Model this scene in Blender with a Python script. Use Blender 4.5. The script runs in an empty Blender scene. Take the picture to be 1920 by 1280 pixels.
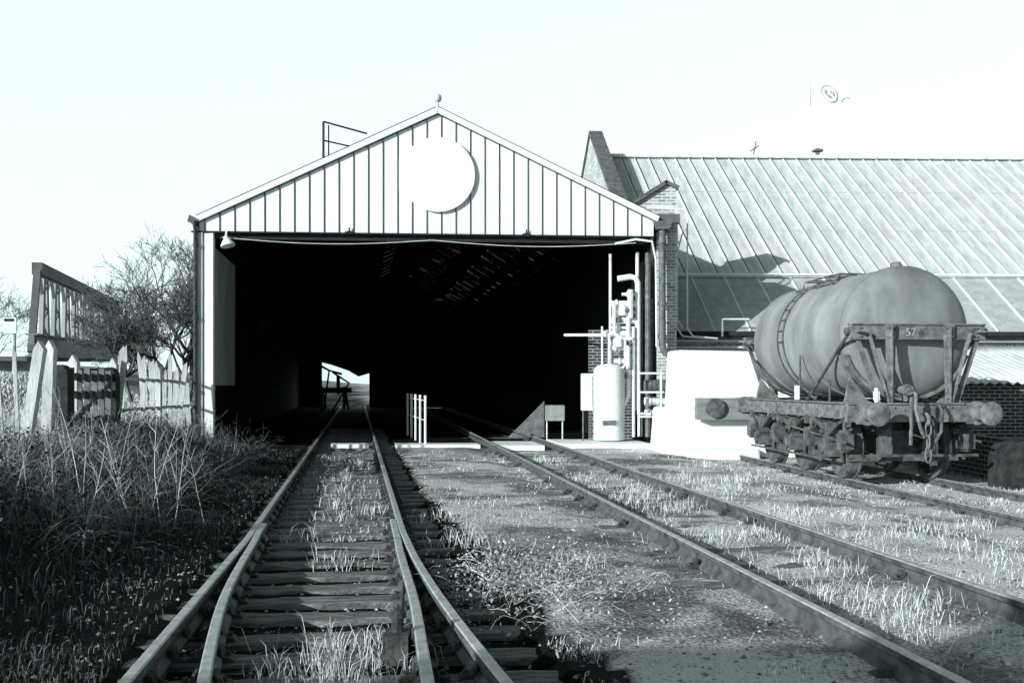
import bpy, math, random
import numpy as np
from mathutils import Vector, Matrix
random.seed(7); rng=np.random.default_rng(7)
scene=bpy.context.scene
try:
    scene.view_settings.view_transform='Standard'; scene.view_settings.look='None'; scene.view_settings.exposure=0
except Exception: pass
COL=scene.collection

# ---------------------------------------------------------------- materials
def _nodes(name):
    m=bpy.data.materials.new(name); m.use_nodes=True
    nt=m.node_tree; b=nt.nodes['Principled BSDF']
    return m,nt,b
def grey(c): return (c*0.945,c,c*0.998,1)
def M(name,c,var=.35,scale=4,rough=.85,bump=0.0,metal=0,stretch=(1,1,1),island=0,spec=.25,c2=None,fine=0):
    m,nt,b=_nodes(name); N=nt.nodes; L=nt.links
    tc=N.new('ShaderNodeTexCoord'); mp=N.new('ShaderNodeMapping'); mp.inputs['Scale'].default_value=stretch
    L.new(tc.outputs['Object'],mp.inputs[0])
    nz=N.new('ShaderNodeTexNoise'); nz.inputs['Scale'].default_value=scale; nz.inputs['Detail'].default_value=9; nz.inputs['Roughness'].default_value=.65
    L.new(mp.outputs[0],nz.inputs['Vector'])
    cr=N.new('ShaderNodeValToRGB'); cr.color_ramp.elements[0].position=.3; cr.color_ramp.elements[1].position=.7
    cr.color_ramp.elements[0].color=grey(max(c*(1-var),.001)); cr.color_ramp.elements[1].color=grey(min((c2 if c2 else c*(1+var)),.9))
    L.new(nz.outputs['Fac'],cr.inputs[0]); out=cr.outputs[0]
    if island:
        g=N.new('ShaderNodeNewGeometry'); mr=N.new('ShaderNodeMapRange'); mr.inputs[3].default_value=1-island; mr.inputs[4].default_value=1+island*.6
        L.new(g.outputs['Random Per Island'],mr.inputs[0])
        mx=N.new('ShaderNodeVectorMath'); mx.operation='SCALE'; L.new(out,mx.inputs[0]); L.new(mr.outputs[0],mx.inputs['Scale'])
        mn=N.new('ShaderNodeVectorMath'); mn.operation='MINIMUM'; mn.inputs[1].default_value=(.86,.9,.9); L.new(mx.outputs[0],mn.inputs[0]); out=mn.outputs[0]
    L.new(out,b.inputs['Base Color']); b.inputs['Roughness'].default_value=rough; b.inputs['Metallic'].default_value=metal
    b.inputs['Specular IOR Level'].default_value=spec
    if bump:
        n2=N.new('ShaderNodeTexNoise'); n2.inputs['Scale'].default_value=scale*6; n2.inputs['Detail'].default_value=8; L.new(mp.outputs[0],n2.inputs['Vector'])
        bp=N.new('ShaderNodeBump'); bp.inputs['Strength'].default_value=bump; bp.inputs['Distance'].default_value=.02
        L.new(n2.outputs['Fac'],bp.inputs['Height']); L.new(bp.outputs[0],b.inputs['Normal'])
    return m
def brick(name,c,mortar,sc=1.0):
    m,nt,b=_nodes(name); N=nt.nodes; L=nt.links
    tc=N.new('ShaderNodeTexCoord'); sp=N.new('ShaderNodeSeparateXYZ'); L.new(tc.outputs['Object'],sp.inputs[0])
    ad=N.new('ShaderNodeMath'); ad.operation='ADD'; L.new(sp.outputs[0],ad.inputs[0]); L.new(sp.outputs[1],ad.inputs[1])
    cb=N.new('ShaderNodeCombineXYZ'); L.new(ad.outputs[0],cb.inputs[0]); L.new(sp.outputs[2],cb.inputs[1])
    bt=N.new('ShaderNodeTexBrick'); L.new(cb.outputs[0],bt.inputs['Vector'])
    bt.inputs['Scale'].default_value=1; bt.inputs['Brick Width'].default_value=.23*sc; bt.inputs['Row Height'].default_value=.08*sc
    bt.inputs['Mortar Size'].default_value=.012*sc; bt.inputs['Color1'].default_value=grey(c*.7); bt.inputs['Color2'].default_value=grey(c*1.4); bt.inputs['Mortar'].default_value=grey(mortar)
    nz=N.new('ShaderNodeTexNoise'); nz.inputs['Scale'].default_value=1.5; nz.inputs['Detail'].default_value=8; L.new(tc.outputs['Object'],nz.inputs['Vector'])
    mr=N.new('ShaderNodeMapRange'); mr.inputs[3].default_value=.55; mr.inputs[4].default_value=1.4; L.new(nz.outputs['Fac'],mr.inputs[0])
    mx=N.new('ShaderNodeVectorMath'); mx.operation='SCALE'; L.new(bt.outputs['Color'],mx.inputs[0]); L.new(mr.outputs[0],mx.inputs['Scale'])
    L.new(mx.outputs[0],b.inputs['Base Color']); b.inputs['Roughness'].default_value=.9
    bp=N.new('ShaderNodeBump'); bp.inputs['Strength'].default_value=.5; bp.inputs['Distance'].default_value=.01; bp.invert=True
    L.new(bt.outputs['Fac'],bp.inputs['Height']); L.new(bp.outputs[0],b.inputs['Normal'])
    return m

WHITE=M('white_painted_cladding',.88,.03,1.2,.6,stretch=(1,1,.3),c2=.9)
WHITE2=M('dirty_white_paint',.74,.25,3,.7,bump=.1,stretch=(1,1,.4))
CONC=M('bleached_concrete',.86,.06,2.5,.9,bump=.2)
DARKRIB=M('dark_rib_shadow_and_fitting',.03,.3,5)
INNER=M('black_interior',.006,.4,2)  # near-black base colour for shed roof and walls
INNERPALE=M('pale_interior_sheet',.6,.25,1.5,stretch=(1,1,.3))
STEEL=M('rail_side_rust',.07,.5,7,.7,bump=.25,metal=.1,spec=.3,c2=.18)
STEELT=M('worn_rail_top',.38,.3,9,.45,bump=.15,metal=.2,spec=.5,c2=.6)
RUST=M('rusty_iron',.04,.6,9,.8,bump=.4,c2=.12)
UNDER=M('greasy_underframe',.045,.65,6,.75,bump=.5,c2=.19)
WAGB=M('weathered_frame_paint',.12,.5,7,.75,bump=.4,c2=.30)
TANK=M('weathered_tank_paint',.21,.35,1.0,.55,bump=.25,stretch=(1,1,.45),c2=.40,spec=.35)
TIMB=M('weathered_sleeper_timber',.09,.7,7,.9,bump=.9,stretch=(.4,4,1),c2=.36)
WOODP=M('pale_weathered_wood',.6,.4,6,.9,bump=.5,stretch=(1,1,.2))
WOODD=M('dark_creosoted_wood',.02,.5,6,.9,bump=.5,c2=.06)
WOODM=M('grey_beam_wood',.25,.4,5,.9,bump=.4,stretch=(.2,1,2))
ROOFU=M('asbestos_roof_sheet',.58,.2,5,.85,bump=.15,stretch=(1,.25,.25),c2=.76)
ROOFL=M('grey_lower_roof_sheet',.46,.2,4,.8,bump=.1,c2=.56)
RIB=M('roof_rib',.85,.1,3,.8)
RIBD=M('roof_rib_joint_shadow',.02,.3,3,.8)
COP=M('coping_stone',.13,.4,5)
BRK=brick('yellow_stock_brick',.2,.42)
BRKD=brick('dark_stock_brick',.04,.32)
BRKP=brick('sunbleached_brick',.36,.72)
PIPE=M('grey_pipe_paint',.09,.4,6,.6,c2=.22)
LAG=M('lagged_white_pipe',.82,.12,6,.8)
BARK=M('bare_branch_bark',.13,.4,4,.9,island=.5,c2=.22)
GRASS=M('dry_grass',.82,.25,.8,.9,island=.4,c2=.9)
GRASSD=M('shade_dark_grass',.07,.5,1,.9,island=.7,c2=.22)  # bank grass, its colour darkened to paint in shade
LEAFD=M('bramble_leaf',.03,.5,3,.7,island=.8,c2=.10,spec=.4)
LEAFP=M('pale_leaf',.25,.6,3,.6,island=.8,c2=.7,spec=.4)
STALK=M('dead_stalk',.65,.3,3,.9,island=.6,c2=.85)
TWIG=M('bramble_twig',.2,.5,3,.9,island=.8,c2=.5)
CORR=M('corrugated_asbestos',.7,.3,2,.85,bump=.2)
BRIDGE=M('bridge_ironwork',.14,.3,.7,.8)
BRIDGEP=M('bridge_ironwork_pale',.34,.2,.7,.8)
FLAGM=M('flag_cloth',.9,.01,3)
TRUSS=M('truss_steel',.006,.3,3)

def ground_mat():
    m,nt,b=_nodes('ground_soil_and_turf'); N=nt.nodes; L=nt.links
    at=N.new('ShaderNodeAttribute'); at.attribute_name='tone'
    tc=N.new('ShaderNodeTexCoord')
    n1=N.new('ShaderNodeTexNoise'); n1.inputs['Scale'].default_value=2.2; n1.inputs['Detail'].default_value=12; n1.inputs['Roughness'].default_value=.75
    n2=N.new('ShaderNodeTexNoise'); n2.inputs['Scale'].default_value=38; n2.inputs['Detail'].default_value=6
    vo=N.new('ShaderNodeTexVoronoi'); vo.inputs['Scale'].default_value=30
    for n in (n1,n2,vo): L.new(tc.outputs['Object'],n.inputs['Vector'])
    r1=N.new('ShaderNodeMapRange'); r1.inputs[1].default_value=.3; r1.inputs[2].default_value=.7; r1.inputs[3].default_value=.3; r1.inputs[4].default_value=1.7; L.new(n1.outputs['Fac'],r1.inputs[0])
    r2=N.new('ShaderNodeMapRange'); r2.inputs[1].default_value=.3; r2.inputs[2].default_value=.7; r2.inputs[3].default_value=.35; r2.inputs[4].default_value=1.6; L.new(n2.outputs['Fac'],r2.inputs[0])
    r3=N.new('ShaderNodeMapRange'); r3.inputs[2].default_value=.6; r3.inputs[3].default_value=1.2; r3.inputs[4].default_value=.6; L.new(vo.outputs['Distance'],r3.inputs[0])
    a=N.new('ShaderNodeMath'); a.operation='MULTIPLY'; L.new(r1.outputs[0],a.inputs[0]); L.new(r2.outputs[0],a.inputs[1])
    a2=N.new('ShaderNodeMath'); a2.operation='MULTIPLY'; L.new(a.outputs[0],a2.inputs[0]); L.new(r3.outputs[0],a2.inputs[1])
    a3=N.new('ShaderNodeMath'); a3.operation='MULTIPLY'; L.new(a2.outputs[0],a3.inputs[0]); L.new(at.outputs['Fac'],a3.inputs[1])
    a4=N.new('ShaderNodeMath'); a4.operation='MINIMUM'; a4.inputs[1].default_value=.88; L.new(a3.outputs[0],a4.inputs[0])
    cb=N.new('ShaderNodeCombineColor'); 
    for i in range(3): L.new(a4.outputs[0],cb.inputs[i])
    L.new(cb.outputs[0],b.inputs['Base Color']); b.inputs['Roughness'].default_value=.95; b.inputs['Specular IOR Level'].default_value=.1
    bp=N.new('ShaderNodeBump'); bp.inputs['Strength'].default_value=.8; bp.inputs['Distance'].default_value=.04
    L.new(a.outputs[0],bp.inputs['Height']); L.new(bp.outputs[0],b.inputs['Normal'])
    return m

# ---------------------------------------------------------------- mesh helpers
class MB:
    def __init__(s): s.v=[]; s.f=[]
    def add(s,vs,fs):
        o=len(s.v); s.v+= [tuple(p) for p in vs]; s.f+=[tuple(i+o for i in f) for f in fs]; return s
    def box(s,x0,x1,y0,y1,z0,z1):
        return s.add([(x0,y0,z0),(x1,y0,z0),(x1,y1,z0),(x0,y1,z0),(x0,y0,z1),(x1,y0,z1),(x1,y1,z1),(x0,y1,z1)],
          [(0,3,2,1),(4,5,6,7),(0,1,5,4),(1,2,6,5),(2,3,7,6),(3,0,4,7)])
    def prism(s,pts,ext):
        e=Vector(ext); n=len(pts); P=[Vector(p) for p in pts]
        return s.add(P+[p+e for p in P],[tuple(range(n))[::-1],tuple(range(n,2*n))]+[(i,(i+1)%n,n+(i+1)%n,n+i) for i in range(n)])
    def beam(s,a,b,w,h,up=(0,0,1)):
        a=Vector(a);b=Vector(b);d=(b-a).normalized();u=Vector(up)
        if abs(d.dot(u))>.98: u=Vector((0,1,0))
        sd=d.cross(u).normalized(); u=sd.cross(d).normalized()
        q=[]
        for p in (a,b):
            for i,j in ((-1,-1),(1,-1),(1,1),(-1,1)): q.append(p+sd*w/2*i+u*h/2*j)
        return s.add(q,[(0,1,2,3),(7,6,5,4),(0,4,5,1),(1,5,6,2),(2,6,7,3),(3,7,4,0)])
    def tube(s,pts,r,n=8,caps=True):
        P=[Vector(p) for p in pts]; R=r if isinstance(r,(list,tuple)) else [r]*len(P)
        d0=(P[1]-P[0]).normalized(); ref=Vector((0,0,1)) if abs(d0.z)<.9 else Vector((1,0,0))
        u=d0.cross(ref).normalized(); o=len(s.v)
        for i,p in enumerate(P):
            if i==0: d=d0
            elif i==len(P)-1: d=(P[i]-P[i-1]).normalized()
            else: d=((P[i]-P[i-1]).normalized()+(P[i+1]-P[i]).normalized()).normalized()
            u=(u-d*u.dot(d)).normalized(); w=d.cross(u)
            for k in range(n):
                t=2*math.pi*k/n; s.v.append(tuple(p+u*R[i]*math.cos(t)+w*R[i]*math.sin(t)))
        for i in range(len(P)-1):
            for k in range(n):
                s.f.append((o+i*n+k,o+i*n+(k+1)%n,o+(i+1)*n+(k+1)%n,o+(i+1)*n+k))
        if caps:
            s.f.append(tuple(o+k for k in range(n))[::-1]); s.f.append(tuple(o+(len(P)-1)*n+k for k in range(n)))
        return s
    def lathe(s,c,axis,prof,n=32):
        c=Vector(c); d=Vector(axis).normalized(); ref=Vector((0,0,1)) if abs(d.z)<.9 else Vector((1,0,0))
        u=d.cross(ref).normalized(); w=d.cross(u); o=len(s.v)
        for t,r in prof:
            for k in range(n):
                a=2*math.pi*k/n; s.v.append(tuple(c+d*t+u*r*math.cos(a)+w*r*math.sin(a)))
        for i in range(len(prof)-1):
            for k in range(n): s.f.append((o+i*n+k,o+i*n+(k+1)%n,o+(i+1)*n+(k+1)%n,o+(i+1)*n+k))
        s.f.append(tuple(o+k for k in range(n))[::-1]); s.f.append(tuple(o+(len(prof)-1)*n+k for k in range(n)))
        return s
    def mesh(s,name,mat,base=(0,0,0),smooth=False):
        me=bpy.data.meshes.new(name); b=Vector(base)
        me.from_pydata([(p[0]-b.x,p[1]-b.y,p[2]-b.z) for p in s.v],[],s.f); me.materials.append(mat)
        if smooth:
            me.polygons.foreach_set('use_smooth',[True]*len(me.polygons))
            try: me.set_sharp_from_angle(angle=math.radians(40))
            except Exception: pass
        me.update(); return me
def thing(name,base,label,cat,group=None):
    o=bpy.data.objects.new(name,None); o.location=base; o.empty_display_size=.3; COL.objects.link(o)
    o['label']=label; o['category']=cat
    if group: o['group']=group
    return o
def base_of(o):
    while o.parent: o=o.parent
    return o.location
def part(mb,name,parent,mat,smooth=False,label=None,local=False):
    me=mb.mesh(name,mat,(0,0,0) if local else base_of(parent),smooth)
    o=bpy.data.objects.new(name,me); COL.objects.link(o); o.parent=parent
    if label: o['label']=label
    return o
def solo(mb,name,base,label,cat,mat,group=None,smooth=False,kind=None):
    o=bpy.data.objects.new(name,mb.mesh(name,mat,base,smooth)); o.location=base; COL.objects.link(o)
    o['label']=label; o['category']=cat
    if group:o['group']=group
    if kind:o['kind']=kind
    return o
def npmesh(name,V,F,mat,smooth=False):
    me=bpy.data.meshes.new(name); V=np.asarray(V,dtype=np.float32); F=np.asarray(F,dtype=np.int32); k=F.shape[1]
    me.vertices.add(len(V)); me.vertices.foreach_set('co',V.ravel())
    me.loops.add(F.size); me.loops.foreach_set('vertex_index',F.ravel())
    me.polygons.add(len(F)); me.polygons.foreach_set('loop_start',np.arange(0,F.size,k,dtype=np.int32)); me.polygons.foreach_set('loop_total',np.full(len(F),k,dtype=np.int32))
    me.update(calc_edges=True); me.materials.append(mat)
    if smooth: me.polygons.foreach_set('use_smooth',np.ones(len(F),dtype=bool))
    return me
def npobj(name,me,label=None,cat=None,kind=None,loc=(0,0,0),parent=None,group=None):
    o=bpy.data.objects.new(name,me); COL.objects.link(o); o.location=loc
    if parent: o.parent=parent
    if label:o['label']=label
    if cat:o['category']=cat
    if kind:o['kind']=kind
    if group:o['group']=group
    return o
def sstep(a,b,x):
    t=np.clip((x-a)/(b-a),0,1); return t*t*(3-2*t)
LAT=rng.random((256,256))
def vnoise(x,y,s):
    x=np.asarray(x)*s+1000.; y=np.asarray(y)*s+1000.; xi=np.floor(x).astype(int); yi=np.floor(y).astype(int); fx=x-xi; fy=y-yi
    fx=fx*fx*(3-2*fx); fy=fy*fy*(3-2*fy); g=lambda i,j:LAT[i%256,j%256]
    return (g(xi,yi)*(1-fx)+g(xi+1,yi)*fx)*(1-fy)+(g(xi,yi+1)*(1-fx)+g(xi+1,yi+1)*fx)*fy
def fbm(x,y,s): return .5*vnoise(x,y,s)+.27*vnoise(x,y,s*2.1)+.15*vnoise(x,y,s*4.3)+.08*vnoise(x,y,s*9)

# ---------------------------------------------------------------- layout functions
def RA(Y):
    Y=np.asarray(Y,dtype=float); return np.where(Y>9,-2.40-.155*(Y-9),-2.40+.132*(9-Y))
def DIV(Y): return .0295*np.clip(9.6-np.asarray(Y,dtype=float),0,None)**1.6
def RE(Y): return .973-.14*(np.asarray(Y,dtype=float)-12.97)
def RW(Y): return 6.15-.1*(np.asarray(Y,dtype=float)-15)
G=1.435
def hground(X,Y):
    X=np.asarray(X,dtype=float);Y=np.asarray(Y,dtype=float)
    d=RA(Y)-.8-X
    fade=1-.85*sstep(19.5,22.5,Y)*(1-sstep(2.8,3.4,d))
    z=.72*sstep(0,2.6,d)*fade
    z=z+1.25*sstep(3.5,14,d)*sstep(13,34,Y)
    z=z+1.2*sstep(14,26,d)*sstep(36,46,Y)
    z=z-.11*sstep(3.7,5.0,X+.1*(Y-15))*(1-sstep(60,80,Y))
    z=z+.05*(fbm(X,Y,.9)-.5)*(1-sstep(18,23,Y)*(d<3))
    a=RA(Y); t=(X>a-.22)&(X<a+G+.45+DIV(Y))
    z=np.where(t,-.11+.07*fbm(X,Y,2.2),z)
    e=RE(Y); q=sstep(-.6,-.25,X-e)*(1-sstep(1.7,2.05,X-e)); z=z-.035*q+.07*q*(fbm(X+5,Y,1.5)-.5)
    return z

# ---------------------------------------------------------------- ground
xs=np.concatenate([-np.geomspace(700,14,40),np.arange(-13.8,-9,.25),np.arange(-9,13,.1),np.arange(13,25,.5),np.geomspace(26,700,36)])
ys=np.concatenate([-np.geomspace(300,5,18),np.arange(-4,3,.5),np.arange(3,26,.1),np.arange(26,70,.5),np.geomspace(71,900,36)])
XX,YY=np.meshgrid(xs,ys,indexing='ij'); ZZ=hground(XX,YY)
nx,ny=XX.shape; idx=np.arange(nx*ny).reshape(nx,ny)
F=np.stack([idx[:-1,:-1],idx[1:,:-1],idx[1:,1:],idx[:-1,1:]],-1).reshape(-1,4)
me=npmesh('ground',np.stack([XX,YY,ZZ],-1).reshape(-1,3),F,ground_mat(),True)
dd=RA(YY)-XX; n=fbm(XX,YY,.45); n5=fbm(XX+9,YY-4,1.4)
tone=.55+.75*sstep(.36,.54,n)
tone=tone*(.45+1.05*sstep(.36,.58,n5))
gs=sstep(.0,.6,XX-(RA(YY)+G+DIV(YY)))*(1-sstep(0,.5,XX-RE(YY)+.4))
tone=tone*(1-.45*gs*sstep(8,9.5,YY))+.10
rc=XX-(RA(YY)+G+DIV(YY)); lim=.45+.35*(n5-.3)+.25*sstep(14,8,YY)  # dark tone widened beside the right rail as a painted shadow strip
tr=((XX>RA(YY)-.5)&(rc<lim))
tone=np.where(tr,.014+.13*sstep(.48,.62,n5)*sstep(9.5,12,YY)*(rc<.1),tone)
tone=np.where(dd>.4,.010+.08*sstep(.5,.65,n5)*sstep(10,13,YY),tone)  # bank soil set dark to stand in for shade
tone=np.where((dd>3.4)&(YY>12.5),.35,tone)
tone=np.where((dd>4.8)|((dd>3.5)&(YY>26)),.5,tone)
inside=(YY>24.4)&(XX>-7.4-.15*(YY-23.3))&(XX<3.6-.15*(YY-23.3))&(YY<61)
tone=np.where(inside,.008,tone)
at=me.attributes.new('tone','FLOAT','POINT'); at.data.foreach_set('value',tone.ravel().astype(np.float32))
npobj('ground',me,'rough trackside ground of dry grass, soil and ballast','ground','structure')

# ---------------------------------------------------------------- railway tracks
def rail_mb(xf,ys,ztop):
    P=[(0.033,0),(.033,-.035),(.012,-.05),(.012,-.1),(.05,-.13),(.05,-.15),(-.05,-.15),(-.05,-.13),(-.012,-.1),(-.012,-.05),(-.033,-.035),(-.033,0),(-.024,.008),(.024,.008)]
    mb=MB(); n=len(P); o=0
    for y in ys:
        x=float(xf(y)); 
        for a,b in P: mb.v.append((x+a,y,ztop+b-.008))
    for i in range(len(ys)-1):
        for k in range(n): mb.f.append((i*n+k,i*n+(k+1)%n,(i+1)*n+(k+1)%n,(i+1)*n+k))
    mb.f.append(tuple(range(n))); mb.f.append(tuple((len(ys)-1)*n+k for k in range(n))[::-1])
    return mb
chair=MB()
chair.prism([(-.14,-.05,0),(.14,-.05,0),(.12,-.05,.02),(.065,-.05,.03),(.055,-.05,.075),(.04,-.05,.075),(.04,-.05,.03),(-.04,-.05,.03),(-.04,-.05,.075),(-.065,-.05,.075),(-.075,-.05,.03),(-.12,-.05,.02)],(0,.10,0))
chair.tube([(-.10,0,.02),(-.10,0,.045)],.016,6); chair.tube([(.10,0,.02),(.10,0,.045)],.016,6)
chair_me=chair.mesh('rail_chair',RUST)
def sleeper_mesh(L,seed):
    r=random.Random(seed); mb=MB(); nseg=16; w=.115; 
    rows=[]
    for i in range(nseg+1):
        x=-L/2+L*i/nseg; j=lambda a:r.uniform(-a,a)
        rows.append([(x,-w+j(.024),-.14),(x,-w+j(.024),-.014+j(.012)),(x,-w+.02,0+j(.008)),(x,0,j(.012)),(x,w-.02,j(.008)),(x,w+j(.024),-.014+j(.012)),(x,w,-.14)])
    for rr in rows: mb.v+=rr
    for i in range(nseg):
        for k in range(6): mb.f.append((i*7+k,(i+1)*7+k,(i+1)*7+k+1,i*7+k+1))
    mb.f.append(tuple(range(7))); mb.f.append(tuple(nseg*7+k for k in range(7))[::-1])
    return mb.mesh('sleeper',TIMB)
SL=[sleeper_mesh(2.3,i) for i in range(4)]; SLL=[sleeper_mesh(2.5,i+9) for i in range(4)]
def track(label,rails,centre,ylist,ztop,extra=None,longto=0,zoff=-.148,chairs=1.0):
    base=(float(centre(ylist[0])),ylist[0],0)
    T=thing('railway_track',base,label,'railway track','railway tracks')
    for f,ya,yb in rails:
        yy=list(np.arange(ya,yb,.3 if yb<12 else .5))+[yb]
        o=part(rail_mb(f,yy,ztop),'rail',T,STEEL,True); o.data.materials.append(STEELT)
        for i_,p_ in enumerate(o.data.polygons):
            if i_<14*(len(yy)-1) and i_%14 in (11,12,13): p_.material_index=1
    ang=math.atan(.14)
    for i,y in enumerate(ylist):
        lg=y<longto; mm=(SLL if lg else SL)[random.randrange(4)]
        s=bpy.data.objects.new('sleeper',mm); COL.objects.link(s); s.parent=T
        cx=float(centre(y))+(float(DIV(y))/2+.06 if lg else 0)
        s.location=(cx-base[0]+random.uniform(-.05,.05),y-base[1]+random.uniform(-.03,.03),ztop+zoff-.006+random.uniform(-.008,.004)); s.rotation_euler=(random.uniform(-.04,.04),random.uniform(-.006,.006),ang+random.uniform(-.05,.05)+(math.pi if random.random()<.5 else 0))
        if y<22:
            for f,ya,yb in rails:
                if ya<=y<=yb and random.random()<chairs:
                    c=bpy.data.objects.new('rail_chair',chair_me); COL.objects.link(c); c.parent=s
                    rx=float(f(y))-(base[0]+s.location.x); c.location=(rx/math.cos(s.rotation_euler.z),0,.003)
def toe(y): return .066*sstep(6.0,9.0,y)
T1=[(RA,1.5,60),(lambda y:RA(y)+G-toe(y),1.5,10.3),(lambda y:RA(y)+toe(y)+DIV(y),1.5,10.0),(lambda y:RA(y)+G+DIV(y),9.9,60),(lambda y:RA(y)+G+DIV(y),1.5,9.9)]
track('weathered railway track with turnout running into the shed',T1,lambda y:RA(y)+G/2,list(np.arange(2.2,34,.50)),.12,longto=10.5)
track('overgrown railway track running into the shed beside the gravel',[(RE,1.5,60),(lambda y:RE(y)+1.42,1.5,60)],lambda y:RE(y)+.71,list(np.arange(2.3,30,.78)),.125,chairs=.4)
track('grass grown siding track under the tank wagon',[(lambda y:RW(y)-.72,3,21),(lambda y:RW(y)+.72,3,21)],RW,list(np.arange(4,21,.72)),0.01)

mb=MB(); mb.tube([(-.62,5.6,.05),(-.66,5.9,.06)],.03); mb.box(-.72,-.58,5.55,5.75,-.05,.12); mb.tube([(-.65,5.65,.1),(-.65,5.65,.22)],.035); mb.lathe((-.65,5.65,.2),(0,0,1),[(0,.05),(.03,.05),(.05,.02)],10)
mb.tube([(-.64,5.7,.08),(-.95,8.9,.07)],.014)
solo(mb,'point_rodding',(-.65,5.6,0),'rusty point rodding and crank beside the rail','railway fitting',RUST)

# ---------------------------------------------------------------- engine shed
def S(u,v,z): return Vector((-7.41+u-.15*v,23.34+.08*u+v,z))
PK=5.63; PZ=8.05; LZ=5.37; UR=10.85; RZ=5.57; D=37.
shed=thing('engine_shed',S(UR/2,0,0),'open fronted railway shed with white clad gable and black interior','railway shed')
g=MB(); g.prism([S(0,0,5.08),S(UR,0,5.08),S(UR,0,RZ),S(PK,0,PZ),S(0,0,LZ)],S(0,.06,0)-S(0,0,0)); part(g,'gable_cladding',shed,WHITE)
def roofz(u): return LZ+(PZ-LZ)*u/PK if u<PK else PZ+(RZ-PZ)*(u-PK)/(UR-PK)
u=.2
while u<UR-.1:
    zt=roofz(u)-.10
    if abs(u-PK)<.86: 
        h=math.sqrt(max(0,.86**2-(u-PK)**2)); segs=[(5.08,6.48-h),(6.48+h,zt)]
    else: segs=[(5.08,zt)]
    for a,b in segs:
        if b-a>.05: 
            r=MB(); r.beam(S(u,-.011,a-.02),S(u,-.011,b),.017,.022,up=(0,1,0)); part(r,'cladding_rib_shadow',shed,DARKRIB)  # thin sheet ribs coloured dark to paint in their shadow lines
    u+=.345
bb=MB()
for a,b in ((0,PK),(PK,UR)):
    ea=-.12 if a==0 else 0; 
    p=S(a+ea,-.05,roofz(max(a,0))-.03 + (ea*.476)); q=S(b+(.1 if b==UR else 0),-.05,roofz(b)-.03-(.05 if b==UR else 0))
    bb.beam(p,q,.09,.13)
part(bb,'barge_board',shed,WHITE)
bt_=MB()
for a,b in ((0,PK),(PK,UR)):
    bt_.beam(S(a,-.008,roofz(a)-.115),S(b,-.008,roofz(b)-.115),.016,.02)
part(bt_,'verge_joint',shed,DARKRIB)
be=MB(); be.beam(S(-.1,-.03,5.06),S(UR,-.03,5.06),.08,.035); be.beam(S(.4,.15,4.98),S(UR-.1,.15,4.98),.15,.14)
part(be,'door_lintel',shed,DARKRIB)
ds=MB(); c=S(PK,0,6.48); nrm=Vector((.08,-1,0)).normalized()
ds.lathe(c+nrm*.09,-nrm,[(0,.885),(.0,.89),(.02,.89)],64); part(ds,'round_sign',shed,WHITE,label='blank white round sign board fixed to the gable')
def slab(mb,u0,u1,v0,v1,t=.06,off=.03):
    pts=[S(u0,v0,roofz(u0)+off),S(u1,v0,roofz(u1)+off),S(u1,v1,roofz(u1)+off),S(u0,v1,roofz(u0)+off)]
    mb.prism(pts,(0,0,t))
rf=MB()
slab(rf,.0,4.85,.0,D); slab(rf,5.42,PK,0,D); slab(rf,PK,UR,0,D)
v=4.5; rf2=[(0,4.5)]
while v<D-3: rf2.append((v+.42,v+1.75)); v+=1.75
rf2.append((v+.42,D))
for a,b in rf2: slab(rf,4.85,5.42,a,b)
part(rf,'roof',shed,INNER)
fin=MB(); p=S(PK,0,PZ); fin.tube([p+Vector((0,0,-.05)),p+Vector((0,0,.22))],.035,8); fin.lathe(p+Vector((0,0,.16)),(0,0,1),[(0,.02),(.03,.07),(.08,.1),(.14,.1),(.19,.07),(.22,.02)],16)
part(fin,'ball_finial',shed,WHITE2,True)
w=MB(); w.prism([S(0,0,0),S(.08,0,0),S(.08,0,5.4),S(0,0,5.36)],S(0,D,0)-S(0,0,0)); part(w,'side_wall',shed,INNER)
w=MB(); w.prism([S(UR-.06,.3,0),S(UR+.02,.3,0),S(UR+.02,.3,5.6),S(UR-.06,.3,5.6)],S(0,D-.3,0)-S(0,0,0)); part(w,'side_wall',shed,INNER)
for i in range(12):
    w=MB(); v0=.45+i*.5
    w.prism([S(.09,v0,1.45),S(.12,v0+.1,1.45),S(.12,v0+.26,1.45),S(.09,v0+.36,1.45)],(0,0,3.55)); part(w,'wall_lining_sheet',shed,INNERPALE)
w=MB()
uu=(-10.05+7.41+.15*D); e0=uu-1.5; e1=uu+1.35
def wallpanel(u0,u1,z0,z1): w.prism([S(u0,D,z0),S(u1,D,z0),S(u1,D,z1),S(u0,D,z1)],(0,.1,0))
wallpanel(-.3,e0,0,5.6); wallpanel(e1,UR+.3,0,5.6)
w.prism([S(e0,D,2.75),S(e0+.6,D,2.6),S(e0+1.6,D,2.25),S(e0+2.2,D,1.9),S(e1,D,2.1),S(e1,D,5.6),S(e0,D,5.6)],(0,.1,0))
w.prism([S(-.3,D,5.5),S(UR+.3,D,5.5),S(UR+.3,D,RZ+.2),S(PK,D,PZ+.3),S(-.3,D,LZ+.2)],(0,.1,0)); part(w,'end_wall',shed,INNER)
w=MB(); w.beam(S(.30,.05,0),S(.30,.05,5.07),.22,.16,up=(0,1,0)); part(w,'door_post',shed,WHITE)
w=MB(); w.beam(S(.08,.02,0),S(.08,.02,5.07),.17,.14,up=(0,1,0)); part(w,'corner_post',shed,WHITE2)
w=MB(); w.tube([S(.0,-.1,.3),S(.0,-.1,5.1),S(-.03,-.12,5.3)],.045,8); 
for z in (1.3,3.0,4.7): w.tube([S(0,-.1,z),S(0,-.1,z+.07)],.062,8)
part(w,'downpipe',shed,RUST,True)
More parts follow.
